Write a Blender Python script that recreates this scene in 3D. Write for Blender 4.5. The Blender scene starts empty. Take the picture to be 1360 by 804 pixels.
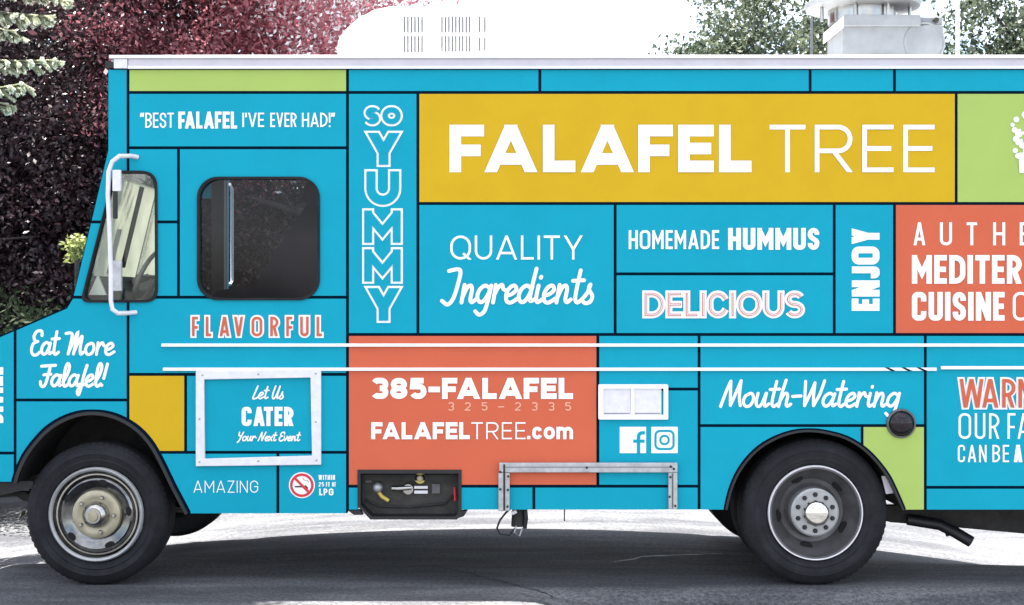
import bpy, bmesh, math, random
import numpy as np
from mathutils import Vector, Matrix
random.seed(7)
rng = np.random.default_rng(7)
R = math.radians
scn = bpy.context.scene
col = scn.collection

# ------------------------------------------------------------------ camera, world, sun
S = 230.0                                   # photo pixels per metre on the truck's near side (Y = 0)
DIST = 8.0
def X(px): return (px - 680.0) / S
def Z(py): return (780.0 - py) / S
def at(px, py, y):                          # a point seen at (px, py) standing y metres behind the truck side
    k = (DIST + y) / DIST
    return ((px - 680) / S * k, y, 1.6435 + (402 - py) / S * k)
cam = bpy.data.cameras.new('camera')
cam.sensor_width = 36; cam.lens = 36 * DIST / (1360 / S)
cam.clip_start = .1; cam.clip_end = 3000
camo = bpy.data.objects.new('camera', cam); col.objects.link(camo)
camo.location = (0, -DIST, Z(402)); camo.rotation_euler = (R(90), 0, 0)
scn.camera = camo

SUN_EL, SUN_AZ = R(76), R(-62)              # azimuth measured from +Y (behind the truck) towards +X
w = bpy.data.worlds.new('World'); scn.world = w; w.use_nodes = True
nt = w.node_tree; bg = nt.nodes['Background']
sky = nt.nodes.new('ShaderNodeTexSky'); sky.sky_type = 'NISHITA'; sky.sun_disc = False
sky.sun_elevation = SUN_EL; sky.sun_rotation = SUN_AZ; sky.air_density = 1.0; sky.dust_density = 2.0; sky.ozone_density = 1.0
tc = nt.nodes.new('ShaderNodeTexCoord'); mp = nt.nodes.new('ShaderNodeMapping'); mp.inputs['Scale'].default_value = (1, 1, 2.6)
nz = nt.nodes.new('ShaderNodeTexNoise'); nz.inputs['Scale'].default_value = 3.2; nz.inputs['Detail'].default_value = 9; nz.inputs['Roughness'].default_value = .6
cr = nt.nodes.new('ShaderNodeValToRGB'); cr.color_ramp.elements[0].position = .40; cr.color_ramp.elements[1].position = .60
mx = nt.nodes.new('ShaderNodeMixRGB'); mx.inputs['Color2'].default_value = (6, 6.1, 6.3, 1)
nt.links.new(tc.outputs['Generated'], mp.inputs['Vector']); nt.links.new(mp.outputs['Vector'], nz.inputs['Vector'])
nt.links.new(nz.outputs['Fac'], cr.inputs['Fac']); nt.links.new(cr.outputs['Color'], mx.inputs['Fac'])
nt.links.new(sky.outputs['Color'], mx.inputs['Color1']); nt.links.new(mx.outputs['Color'], bg.inputs['Color'])
bg.inputs['Strength'].default_value = .085
sl = bpy.data.lights.new('sun', 'SUN'); sl.energy = 5.0; sl.angle = R(.53); sl.color = (1, .96, .9)
slo = bpy.data.objects.new('sun', sl); col.objects.link(slo)
sd = Vector((math.sin(SUN_AZ) * math.cos(SUN_EL), math.cos(SUN_AZ) * math.cos(SUN_EL), math.sin(SUN_EL)))
slo.rotation_euler = sd.to_track_quat('Z', 'Y').to_euler(); slo.location = sd * 50
scn.view_settings.view_transform = 'Standard'; scn.view_settings.look = 'None'
scn.view_settings.exposure = 2.32; scn.view_settings.gamma = 1
scn.render.engine = 'CYCLES'
scn.render.resolution_x = 1024; scn.render.resolution_y = 605
scn.cycles.max_bounces = 8; scn.cycles.transparent_max_bounces = 12

# ------------------------------------------------------------------ materials
def mat(name, c, rough=.5, metal=0, var=.12, vs=6, bump=0, bs=200, spec=None, trans=0, c2=None, lo=.35, hi=.65, det=6, coat=0):
    m = bpy.data.materials.new(name); m.use_nodes = True; n = m.node_tree; b = n.nodes['Principled BSDF']
    b.inputs['Roughness'].default_value = rough; b.inputs['Metallic'].default_value = metal
    if spec is not None: b.inputs['Specular IOR Level'].default_value = spec
    if coat: b.inputs['Coat Weight'].default_value = coat; b.inputs['Coat Roughness'].default_value = .08
    t = n.nodes.new('ShaderNodeTexCoord'); z = n.nodes.new('ShaderNodeTexNoise')
    z.inputs['Scale'].default_value = vs; z.inputs['Detail'].default_value = det; z.inputs['Roughness'].default_value = .65
    n.links.new(t.outputs['Object'], z.inputs['Vector'])
    r = n.nodes.new('ShaderNodeValToRGB')
    r.color_ramp.elements[0].position = lo; r.color_ramp.elements[1].position = hi
    ca = c2 if c2 else tuple(v * (1 - var) for v in c); cb = c if c2 else tuple(min(.95, v * (1 + var)) for v in c)
    r.color_ramp.elements[0].color = (*ca, 1); r.color_ramp.elements[1].color = (*cb, 1)
    n.links.new(z.outputs['Fac'], r.inputs['Fac']); n.links.new(r.outputs['Color'], b.inputs['Base Color'])
    if bump:
        z2 = n.nodes.new('ShaderNodeTexNoise'); z2.inputs['Scale'].default_value = bs; z2.inputs['Detail'].default_value = 3
        n.links.new(t.outputs['Object'], z2.inputs['Vector'])
        bp = n.nodes.new('ShaderNodeBump'); bp.inputs['Strength'].default_value = bump; bp.inputs['Distance'].default_value = .01
        n.links.new(z2.outputs['Fac'], bp.inputs['Height']); n.links.new(bp.outputs['Normal'], b.inputs['Normal'])
    if trans:
        out = n.nodes['Material Output']; tr = n.nodes.new('ShaderNodeBsdfTranslucent'); ms = n.nodes.new('ShaderNodeMixShader')
        n.links.new(r.outputs['Color'], tr.inputs['Color']); ms.inputs['Fac'].default_value = trans
        n.links.new(b.outputs[0], ms.inputs[1]); n.links.new(tr.outputs[0], ms.inputs[2]); n.links.new(ms.outputs[0], out.inputs['Surface'])
    return m
def leafmat(name, cols, trans=.4, rough=.45, spec=.5):
    m = bpy.data.materials.new(name); m.use_nodes = True; n = m.node_tree; b = n.nodes['Principled BSDF']
    b.inputs['Roughness'].default_value = rough; b.inputs['Specular IOR Level'].default_value = spec
    a = n.nodes.new('ShaderNodeAttribute'); a.attribute_name = 'tone'
    r = n.nodes.new('ShaderNodeValToRGB'); els = r.color_ramp.elements
    for i, c in enumerate(cols):
        p = i / (len(cols) - 1)
        e = els[0] if i == 0 else (els[1] if i == len(cols) - 1 else els.new(p))
        e.position = p; e.color = (*c, 1)
    n.links.new(a.outputs['Fac'], r.inputs['Fac']); n.links.new(r.outputs['Color'], b.inputs['Base Color'])
    out = n.nodes['Material Output']; tr = n.nodes.new('ShaderNodeBsdfTranslucent'); ms = n.nodes.new('ShaderNodeMixShader')
    n.links.new(r.outputs['Color'], tr.inputs['Color']); ms.inputs['Fac'].default_value = trans
    n.links.new(b.outputs[0], ms.inputs[1]); n.links.new(tr.outputs[0], ms.inputs[2]); n.links.new(ms.outputs[0], out.inputs['Surface'])
    return m
CY = (.006, .305, .415)
M = dict(
    cyan=mat('cyan_vinyl', CY, .5, var=.035, vs=3, spec=.08), coral=mat('coral_vinyl', (.57, .122, .062), .5, spec=.08, var=.03, vs=3),
    yellow=mat('yellow_vinyl', (.58, .36, .015), .5, spec=.08, var=.03, vs=3), lime=mat('lime_vinyl', (.36, .48, .12), .5, spec=.08, var=.03, vs=3),
    dark=mat('dark_blue_vinyl', (.001, .009, .022), .7, var=.1, spec=.03), white=mat('white_vinyl', (.84, .84, .84), .4, var=.02),
    wpaint=mat('white_enamel', (.69, .67, .69), .35, var=.07, vs=26, bump=.05, bs=30),
    rail=mat('rail_paint', (.52, .49, .52), .35, var=.06, vs=5),
    roofw=mat('white_roof_paint', (.74, .74, .74), .5, var=.05, vs=4),
    black=mat('black_paint', (.007, .007, .009), .5, var=.3, vs=20), rubber=mat('black_rubber', (.020, .021, .024), .8, c2=(.009,.0095,.012), vs=7, bump=.3, bs=70, spec=.3, lo=.4, hi=.7),
    under=mat('chassis_dirt', (.02, .018, .017), .8, var=.4, vs=12, bump=.3, bs=40),
    galv=mat('galvanised_steel', (.42, .42, .43), .42, .55, var=.18, vs=18, bump=.1, bs=60),
    steel=mat('brushed_steel', (.4, .39, .37), .22, 1, var=.15, vs=8), chrome=mat('chrome', (.7, .68, .63), .1, 1, var=.06),
    dkchrome=mat('worn_polished_steel', (.17, .168, .165), .14, 1, var=.35, vs=9, bump=.06, bs=20),
    grimsteel=mat('brake_dust_grey', (.10, .098, .10), .42, .35, var=.25, vs=9, bump=.1, bs=50),
    cream=mat('cream_hub_paint', (.38, .34, .24), .35, .3, var=.15, vs=16), lip=mat('wheel_lip', (.36, .36, .36), .3, .3, var=.12, vs=12),
    hole=mat('hollow_black', (.004, .004, .004), .9, var=.2), red=mat('red_print', (.62, .02, .03), .45, var=.05),
    interior=mat('cab_grey', (.06, .06, .065), .6, var=.15, vs=8), seat=mat('seat_vinyl', (.008, .008, .014), .7, var=.2, vs=10, spec=.2),
    glare=mat('cream_glare', (.82, .81, .76), .7, var=.08, vs=5, trans=.5), brass=mat('brass', (.55, .42, .10), .35, .1, var=.1),  # pale translucent cream imitates glare on the windscreen; brass is plain
    locker=mat('locker_grime', (.028, .025, .021), .6, var=.45, vs=14, bump=.3, bs=40),
    amber=mat('smoked_lens', (.012, .008, .012), .12, .0, var=.2, spec=.35), paleprint=mat('pale_orange_print', (.8, .42, .3), .5, var=.04, spec=.08), graphite=mat('graphite_grey', (.2, .2, .21), .5),  # graphite is one plain grey shared by small parts and markings
    bark=mat('bark', (.05, .04, .035), .9, var=.4, vs=9, bump=.6, bs=25),
    chimney=mat('galvanised_light', (.20, .212, .224), .45, .2, var=.12, vs=7, bump=.05, bs=30),
)
def glass(name, tint, base=.015):
    m = bpy.data.materials.new(name); m.use_nodes = True; n = m.node_tree
    for x in list(n.nodes):
        if x.type != 'OUTPUT_MATERIAL': n.nodes.remove(x)
    o = [x for x in n.nodes][0]
    t = n.nodes.new('ShaderNodeBsdfTransparent'); t.inputs['Color'].default_value = (*tint, 1)
    g = n.nodes.new('ShaderNodeBsdfGlossy'); g.inputs['Roughness'].default_value = .03
    z = n.nodes.new('ShaderNodeTexNoise'); z.inputs['Scale'].default_value = 2.5
    bp = n.nodes.new('ShaderNodeBump'); bp.inputs['Strength'].default_value = .004; n.links.new(z.outputs['Fac'], bp.inputs['Height'])
    n.links.new(bp.outputs['Normal'], g.inputs['Normal'])
    lw = n.nodes.new('ShaderNodeLayerWeight'); lw.inputs['Blend'].default_value = .5
    pw = n.nodes.new('ShaderNodeMath'); pw.operation = 'POWER'; pw.inputs[1].default_value = 4; n.links.new(lw.outputs['Facing'], pw.inputs[0])
    f = n.nodes.new('ShaderNodeMath'); f.operation = 'MULTIPLY_ADD'; f.inputs[1].default_value = .7; f.inputs[2].default_value = base; n.links.new(pw.outputs[0], f.inputs[0])
    ms = n.nodes.new('ShaderNodeMixShader'); n.links.new(f.outputs[0], ms.inputs[0]); n.links.new(t.outputs[0], ms.inputs[1]); n.links.new(g.outputs[0], ms.inputs[2])
    n.links.new(ms.outputs[0], o.inputs['Surface']); return m
M['glass'] = glass('window_glass', (.78, .76, .80)); M['clear'] = glass('windscreen_glass', (.92, .94, .92)); M['qglass'] = glass('quarter_glass', (.92, .94, .9), .03)

# ------------------------------------------------------------------ mesh helpers
class MB:
    def __init__(s): s.v = []; s.f = []
    def add(s, vs, fs):
        k = len(s.v); s.v += [tuple(v) for v in vs]; s.f += [tuple(i + k for i in f) for f in fs]; return s
    def box(s, x0, x1, y0, y1, z0, z1):
        return s.add([(x0,y0,z0),(x1,y0,z0),(x1,y1,z0),(x0,y1,z0),(x0,y0,z1),(x1,y0,z1),(x1,y1,z1),(x0,y1,z1)],
                     [(0,3,2,1),(4,5,6,7),(0,1,5,4),(1,2,6,5),(2,3,7,6),(3,0,4,7)])
    def pbox(s, px0, py0, px1, py1, y0, y1): return s.box(X(px0), X(px1), y0, y1, Z(py1), Z(py0))
    def prism(s, pts, y0, y1):              # pts: (x, z) in metres, extruded along Y
        n = len(pts); a = sum(pts[i][0]*pts[(i+1)%n][1] - pts[(i+1)%n][0]*pts[i][1] for i in range(n))
        if a < 0: pts = pts[::-1]
        vs = [(x, y0, z) for x, z in pts] + [(x, y1, z) for x, z in pts]
        return s.add(vs, [tuple(range(n)), tuple(range(2*n-1, n-1, -1))] + [(i, i+n, (i+1)%n+n, (i+1)%n) for i in range(n)])
    def pprism(s, pts, y0, y1): return s.prism([(X(a), Z(b)) for a, b in pts], y0, y1)
    def ring(s, outer, inner, y0, y1):      # frame between two outlines with equal counts
        n = len(outer); vs = []
        for y in (y0, y1):
            vs += [(x, y, z) for x, z in outer] + [(x, y, z) for x, z in inner]
        f = []
        for i in range(n):
            j = (i+1) % n
            f += [(i, j, n+j, n+i), (2*n+i, 3*n+i, 3*n+j, 2*n+j), (i, 2*n+i, 2*n+j, j), (n+i, n+j, 3*n+j, 3*n+i)]
        return s.add(vs, f)
    def tube(s, pts, r, n=8, caps=True, rs=None):
        pts = [Vector(p) for p in pts]; k = len(s.v); up = None; m = len(pts)
        for i, p in enumerate(pts):
            t = (pts[min(i+1, m-1)] - pts[max(i-1, 0)]).normalized()
            if up is None: up = Vector((0,0,1)) if abs(t.z) < .9 else Vector((1,0,0))
            a = t.cross(up).normalized(); b = a.cross(t).normalized(); up = b
            rr = rs[i] if rs else r
            s.v += [tuple(p + (a*math.cos(q) + b*math.sin(q))*rr) for q in (2*math.pi*j/n for j in range(n))]
        for i in range(m-1):
            for j in range(n): s.f.append((k+i*n+j, k+i*n+(j+1)%n, k+(i+1)*n+(j+1)%n, k+(i+1)*n+j))
        if caps: s.f.append(tuple(k+j for j in range(n))[::-1]); s.f.append(tuple(k+(m-1)*n+j for j in range(n)))
        return s
    def lathe(s, prof, c, n=48, axis='y', close=False, cap=True):     # prof: (radius, offset along axis)
        k = len(s.v); m = len(prof)
        for r, o in prof:
            for j in range(n):
                q = 2*math.pi*j/n
                if axis == 'y': s.v.append((c[0]+r*math.cos(q), c[1]+o, c[2]+r*math.sin(q)))
                else: s.v.append((c[0]+r*math.cos(q), c[1]+r*math.sin(q), c[2]+o))
        for i in range(m if close else m-1):
            for j in range(n):
                a = k+i*n; b = k+((i+1)%m)*n
                s.f.append((a+j, a+(j+1)%n, b+(j+1)%n, b+j))
        if not close:
            if prof[0][0] > 1e-5 and cap: s.f.append(tuple(k+j for j in range(n))[::-1])
            if prof[-1][0] > 1e-5: s.f.append(tuple(k+(m-1)*n+j for j in range(n)))
        return s
    def build(s, name, m, parent=None, smooth=None, bevel=0, seg=2, label=None, kind=None):
        me = bpy.data.meshes.new(name); me.from_pydata(s.v, [], s.f); me.validate(); me.materials.append(m)
        b = bmesh.new(); b.from_mesh(me); bmesh.ops.remove_doubles(b, verts=b.verts, dist=1e-6); bmesh.ops.recalc_face_normals(b, faces=b.faces)
        if bevel: bmesh.ops.bevel(b, geom=[e for e in b.edges if e.is_manifold and e.calc_face_angle(0) > .5], offset=bevel, segments=seg, affect='EDGES', profile=.5, clamp_overlap=True)
        b.to_mesh(me); b.free()
        if smooth is not None: me.shade_smooth(); me.set_sharp_from_angle(angle=R(smooth))
        o = bpy.data.objects.new(name, me); col.objects.link(o); o.parent = parent
        if label: o['label'] = label
        if kind: o['kind'] = kind
        return o
def thing(name, label, cat, group=None, loc=(0,0,0)):
    o = bpy.data.objects.new(name, None); col.objects.link(o); o.location = loc; o.empty_display_size = .2
    tag(o, label, cat, group); return o
def tag(o, label, cat, group=None, kind=None):
    if label: o['label'] = label
    if cat: o['category'] = cat
    if group: o['group'] = group
    if kind: o['kind'] = kind
    return o
def copy_part(o, parent, dx=0, dy=0, dz=0, rot=None):
    c = o.copy(); col.objects.link(c); c.parent = parent; c.location = Vector(o.location) + Vector((dx, dy, dz))
    if rot: c.rotation_euler = rot
    return c
def rrect(x0, y0, x1, y1, r, n=8):          # rounded rect outline, any units
    out = []
    rs = r if isinstance(r, (tuple, list)) else (r,)*4
    for (cx, cy, a, q) in ((x1-rs[0], y1-rs[0], 0, rs[0]), (x0+rs[1], y1-rs[1], 90, rs[1]), (x0+rs[2], y0+rs[2], 180, rs[2]), (x1-rs[3], y0+rs[3], 270, rs[3])):
        for i in range(n+1):
            t = R(a + 90*i/n); out.append((cx + q*math.cos(t), cy + q*math.sin(t)))
    return out
def rpoly(pts, r, n=7):                     # polygon with rounded corners
    out = []; m = len(pts)
    for i in range(m):
        p = Vector(pts[i]); a = Vector(pts[i-1]) - p; b = Vector(pts[(i+1)%m]) - p; rr = r[i] if isinstance(r, (list, tuple)) else r
        p0 = p + a.normalized()*rr; p1 = p + b.normalized()*rr
        for k in range(n+1):
            t = k/n; out.append(tuple(p0*(1-t)**2 + p*2*t*(1-t) + p1*t*t))
    return out
def wm(pts): return [(X(a), Z(b)) for a, b in pts]
def shrink(pts, d):
    n = len(pts); cx = sum(p[0] for p in pts)/n; cy = sum(p[1] for p in pts)/n
    x0 = min(p[0] for p in pts); x1 = max(p[0] for p in pts); y0 = min(p[1] for p in pts); y1 = max(p[1] for p in pts)
    kx = 1 - 2*d/(x1-x0); ky = 1 - 2*d/(y1-y0); mx_, my_ = (x0+x1)/2, (y0+y1)/2
    return [(mx_+(p[0]-mx_)*kx, my_+(p[1]-my_)*ky) for p in pts]
def cut(o, cutters):
    for c in cutters:
        mo = o.modifiers.new('b', 'BOOLEAN'); mo.operation = 'DIFFERENCE'; mo.object = c; mo.solver = 'EXACT'
    dg = bpy.context.evaluated_depsgraph_get(); dg.update()
    me = bpy.data.meshes.new_from_object(o.evaluated_get(dg)); o.modifiers.clear(); old = o.data; o.data = me; bpy.data.meshes.remove(old)

# ------------------------------------------------------------------ ground
def sm(a, b, t):
    t = np.clip((t - a) / (b - a), 0, 1); return t*t*(3 - 2*t)
def gh(x, y):                               # drops shaped to bend the truck's shadow edge, far side and near right
    far = np.where(x < 0, -.019*np.clip(-x, 0, 4)**2*1.0, -.022*np.clip(x, 0, 4)**2) * sm(.5, 1.9, y)
    near = -.075*sm(0, .4, x - .05) * sm(-.05, -.34, y)
    return far + near
xs = np.concatenate([-np.geomspace(900, 7, 22), np.linspace(-6, 6, 97), np.geomspace(7, 900, 22)])
ys = np.concatenate([-np.geomspace(900, 7, 20), np.linspace(-6, 6, 97), np.geomspace(7, 1500, 24)])
gx, gy = np.meshgrid(xs, ys, indexing='ij'); gz = gh(gx, gy)
vv = np.stack([gx, gy, gz], -1).reshape(-1, 3); ny = len(ys)
fc = [(i*ny+j, (i+1)*ny+j, (i+1)*ny+j+1, i*ny+j+1) for i in range(len(xs)-1) for j in range(ny-1)]
me = bpy.data.meshes.new('street'); me.from_pydata(vv.tolist(), [], fc); me.shade_smooth()
def asphalt():
    m = bpy.data.materials.new('asphalt'); m.use_nodes = True; n = m.node_tree; b = n.nodes['Principled BSDF']; b.inputs['Roughness'].default_value = .85
    t = n.nodes.new('ShaderNodeTexCoord')
    def noise(sc, d, ro=.6, stretch=None):
        z = n.nodes.new('ShaderNodeTexNoise'); z.inputs['Scale'].default_value = sc; z.inputs['Detail'].default_value = d; z.inputs['Roughness'].default_value = ro
        if stretch:
            q = n.nodes.new('ShaderNodeMapping'); q.inputs['Scale'].default_value = stretch; n.links.new(t.outputs['Object'], q.inputs['Vector']); n.links.new(q.outputs[0], z.inputs['Vector'])
        else: n.links.new(t.outputs['Object'], z.inputs['Vector'])
        return z
    def ramp(src, p0, p1, c0, c1):
        r = n.nodes.new('ShaderNodeValToRGB'); r.color_ramp.elements[0].position = p0; r.color_ramp.elements[1].position = p1
        r.color_ramp.elements[0].color = (*c0, 1); r.color_ramp.elements[1].color = (*c1, 1); n.links.new(src.outputs['Fac'], r.inputs['Fac']); return r
    big = ramp(noise(.9, 6, .6, (.35, 1, 1)), .38, .64, (.062, .065, .073), (.135, .136, .140))
    grit = ramp(noise(42, 5, .85), .42, .60, (.5, .5, .52), (1.5, 1.49, 1.47))
    st = ramp(noise(2.2, 5, .7, (.3, 1.6, 1)), .42, .6, (.6, .6, .63), (1.15, 1.15, 1.15))
    def mul(a, c):
        x = n.nodes.new('ShaderNodeMixRGB'); x.blend_type = 'MULTIPLY'; x.inputs['Fac'].default_value = 1
        n.links.new(a.outputs['Color'], x.inputs['Color1']); n.links.new(c.outputs['Color'], x.inputs['Color2']); return x
    c = mul(mul(big, grit), st); n.links.new(c.outputs['Color'], b.inputs['Base Color'])
    bp = n.nodes.new('ShaderNodeBump'); bp.inputs['Strength'].default_value = .6; bp.inputs['Distance'].default_value = .006
    n.links.new(noise(110, 3, .7).outputs['Fac'], bp.inputs['Height']); n.links.new(bp.outputs['Normal'], b.inputs['Normal'])
    return m
me.materials.append(asphalt())
g = bpy.data.objects.new('street', me); col.objects.link(g); tag(g, 'grey worn asphalt street under and around the food truck', None, kind='structure')
# tar crack lines lying on the asphalt
def crack(pts, wd, name, lab, mt='hole'):
    v = []; f = []
    for i, (x, y) in enumerate(pts):
        ww = wd*(.5 + random.random()); z = float(gh(np.array(x), np.array(y))) + .004
        v += [(x, y-ww, z), (x, y+ww, z)]
        if i: f.append((2*i-2, 2*i, 2*i+1, 2*i-1))
    m_ = bpy.data.meshes.new(name); m_.from_pydata(v, [], f); m_.materials.append(M[mt]); o = bpy.data.objects.new(name, m_); col.objects.link(o)
    tag(o, lab, None, kind='structure')
def gpt(px, py):
    d = 378.0*DIST/(py - 402); return ((px-680)/S*d/DIST, d - DIST)
def wob(a, b, n, amp):
    p = gpt(*a); q = gpt(*b); return [(p[0]+(q[0]-p[0])*i/n, p[1]+(q[1]-p[1])*i/n + random.uniform(-amp, amp)) for i in range(n+1)]
crack(wob((575, 752), (630, 764), 10, .01) + wob((632, 765), (735, 790), 20, .015)[1:], .008, 'road_crack', 'thin dark crack running across the shaded asphalt below the orange panel')

crack(wob((815, 747), (842, 743), 6, .004) + wob((845, 740), (960, 732), 16, .012)[1:], .014, 'road_scuff', 'pale scuffed streak on the shaded asphalt left of the rear wheel', 'graphite')
crack(wob((690, 789), (760, 806), 14, .012), .006, 'road_crack', 'short dark crack at the bottom edge of the picture beside the sunlit strip')

# ------------------------------------------------------------------ the food truck
truck = thing('food_truck', 'bright blue step-van food truck covered in coloured vinyl lettering panels', 'food truck')
END = 1600; WID = 2.12
ARCH_F = [(18,641),(23,625),(32,606),(45,588),(62,570),(82,557),(104,549),(125,547),(146,550),(166,558),(184,570),(199,586),(212,607),(231,646),(250,682)]
ARCH_R_ = [(963,677),(968,655),(977,632),(990,612),(1008,594),(1030,581),(1054,573),(1077,571),(1100,574),(1124,581),(1146,594),(1164,611),(1180,632),(1191,654),(1201,677)]
def smooth(pts, n=6):
    if len(pts) < 3: return pts
    P = [pts[0]] + list(pts) + [pts[-1]]; out = []
    for i in range(1, len(P)-2):
        p0, p1, p2, p3 = P[i-1], P[i], P[i+1], P[i+2]
        for j in range(n):
            t = j/n; out.append(tuple(.5*((2*p1[k]) + (-p0[k]+p2[k])*t + (2*p0[k]-5*p1[k]+4*p2[k]-p3[k])*t*t + (-p0[k]+3*p1[k]-3*p2[k]+p3[k])*t**3) for k in (0, 1)))
    out.append(tuple(pts[-1])); return out
ARCH_F = smooth(ARCH_F[:-1], 3) + [ARCH_F[-1]]; ARCH_R = smooth(ARCH_R_, 3)
cutF = MB().pprism([(18,760)] + ARCH_F + [(250,760)], -.5, .75).build('cutter', M['black'])
cutR = MB().pprism([(963,760)] + ARCH_R + [(1201,760)], -.5, .75).build('cutter', M['black'])
QW = rpoly([(148,226),(208,226),(209,402),(106,402)], [14,26,20,16])
QW = rpoly([(152,227),(209,227),(210,402),(107,402)], [9,22,18,12])
SW = rrect(262, 235, 425, 399, 28)
LK = [(475,624),(613,624),(613,684),(607,690),(492,690),(475,672)]
cutQ = MB().pprism(QW, -.5, .2).build('cutter', M['black']); cutS = MB().pprism(SW, -.5, .2).build('cutter', M['black'])
cutL = MB().pprism([(475,624),(613,624),(613,720),(475,720)], -.5, .11).build('cutter', M['black'])
side = [(143,92),(143,200),(95,400),(88,408),(20,437),(-72,477),(-78,500),(-78,641),(18,641),(250,682),(461,682),(463,677),(END,677),(END,92)]
wall = MB().pprism(side, .004, .05).build('side_wall', M['dark'], truck); cut(wall, [cutF, cutR, cutQ, cutS, cutL])
# far wall with its own openings
farQ = MB().prism(wm(rpoly([(152,227),(184,227),(184,402),(107,402)], 9)), WID-.3, WID+.3).build('cutter', M['black'])
farD = MB().prism(wm(rrect(204, 190, 425, 404, 12)), WID-.3, WID+.3).build('cutter', M['black'])
farF = MB().pprism([(18,760)] + ARCH_F + [(250,760)], WID-.7, WID+.3).build('cutter', M['black'])
farR = MB().pprism([(963,760)] + ARCH_R + [(1201,760)], WID-.7, WID+.3).build('cutter', M['black'])
far = MB().pprism(side, WID-.05, WID).build('side_wall', M['cyan'], truck, label='plain far side wall'); cut(far, [farQ, farD, farF, farR])

# coloured panels, black joints 4 px wide left open between them
def panel(poly, m, cutters=(), g_=2.0):
    xs_ = [p[0] for p in poly]; ys_ = [p[1] for p in poly]
    o = MB().pprism(poly, 0, .0039).build('panel', M[m], truck)
    if cutters: cut(o, cutters)
    return o
def rp(x0, y0, x1, y1, m, cutters=()):
    t = 2.0; return panel([(x0+t, y0+(1 if y0 == 92 else t)), (x1-t, y0+(1 if y0 == 92 else t)), (x1-t, y1-(0 if y1 in (677, 682) else t)), (x0+t, y1-(0 if y1 in (677, 682) else t))], m, cutters)
archpadF = MB().pprism([(15,760)] + [(x + (-3 if x < 125 else 3), y-3) for x, y in ARCH_F] + [(253,760)], -.5, .75).build('cutter', M['black'])
archpadR = MB().pprism([(961,760)] + [(x + (-2 if x < 1077 else 2), y-2) for x, y in ARCH_R] + [(1203,760)], -.5, .75).build('cutter', M['black'])
panel([(144,93),(168,93),(168,293),(122,293),(144,200)], 'cyan', [cutQ])
panel([(121,297),(168,297),(168,393),(98,393)], 'cyan', [cutQ])
panel([(97,397),(168,397),(168,529.5),(22,529.5),(22,439),(89,410)], 'cyan', [cutQ])
panel([(22,533.5),(168,533.5),(168,640),(22,640)], 'cyan', [archpadF])
panel([(-71,479),(18,440.5),(18,600),(-77,600),(-77,500)], 'cyan'); panel([(-77,604),(18,604),(18,640),(-77,640)], 'cyan', [archpadF])
rp(170,92,461.5,123,'lime'); rp(170,123,461.5,196.5,'cyan'); rp(170,196.5,237,295,'cyan',[cutQ]); rp(170,295,237,395,'cyan',[cutQ])
rp(237,196.5,461.5,395,'cyan',[cutS]); rp(170,395,461.5,497.5,'cyan',[cutQ,cutS]); rp(170,497.5,246.5,601,'yellow',[archpadF]); rp(246.5,497.5,461.5,601,'cyan')
rp(180,601,369,682,'cyan',[archpadF]); rp(369,601,461.5,682,'cyan')
rp(461.5,92,717,123,'cyan'); rp(717,92,1076,123,'cyan'); rp(1076,92,1188,123,'cyan'); rp(1188,92,END,123,'cyan')
rp(461.5,123,555,444.5,'cyan'); rp(555,123,1270,270.5,'yellow'); rp(1270,123,1530,270.5,'lime'); rp(1530,123,END,444.5,'cyan')
rp(555,270.5,817,444.5,'cyan'); rp(817,270.5,1108,364,'cyan'); rp(817,364,1108,444.5,'cyan'); rp(1108,270.5,1188,444.5,'cyan'); rp(1188,270.5,1530,444.5,'coral')
rp(461.5,444.5,794,646,'coral',[cutL]); rp(794,444.5,928.5,517,'cyan'); rp(794,517,928.5,646,'cyan'); rp(928.5,444.5,1229,565.5,'cyan')
rp(928.5,565.5,1145,677,'cyan',[archpadR]); rp(1145,565.5,1229,677,'lime',[archpadR]); rp(1229,444.5,END,647.5,'cyan'); rp(1229,647.5,END,677,'cyan')
rp(461.5,646,477.5,677,'cyan',[cutL]); rp(610.5,646,709,677,'cyan',[cutL]); rp(709,646,928.5,677,'cyan')
for c in (cutF, cutR, cutQ, cutS, cutL, farQ, farD, farF, farR, archpadF, archpadR): bpy.data.objects.remove(c)

# arch trims and wheel wells
def trim(arch, wpx, name='arch_trim'):
    cx = sum(p[0] for p in arch)/len(arch); out = []
    n = len(arch); L = []; Q = []
    for i, p in enumerate(arch):
        a = Vector(arch[max(i-1, 0)]); b = Vector(arch[min(i+1, n-1)]); t = (b-a).normalized(); nn = Vector((-t.y, t.x))
        L.append(Vector(p)); Q.append(Vector(p) + nn*wpx)
    mb = MB()
    for i in range(n-1):
        mb.pprism([tuple(L[i]), tuple(L[i+1]), tuple(Q[i+1]), tuple(Q[i])], -.006, .03)
    return mb
trim(ARCH_F, 4.5).build('arch_trim', M['black'], truck); trim(ARCH_R, 3).build('arch_trim', M['black'], truck)
def well(arch, y0, y1):
    mb = MB(); n = len(arch)
    for i in range(n-1):
        (a, b), (c, d) = arch[i], arch[i+1]
        mb.add([(X(a), y0, Z(b)), (X(c), y0, Z(d)), (X(c), y1, Z(d)), (X(a), y1, Z(b))], [(0,1,2,3)])
    k = len(mb.v); mb.add([(X(a), y1, Z(b)) for a, b in arch], [tuple(range(n))])
    return mb
well(ARCH_F, .03, .6).build('wheel_well', M['under'], truck); well(ARCH_R, .03, .85).build('wheel_well', M['under'], truck)
well(ARCH_F, WID-.6, WID-.03).build('wheel_well', M['under'], truck); well(ARCH_R, WID-.85, WID-.03).build('wheel_well', M['under'], truck)

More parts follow.
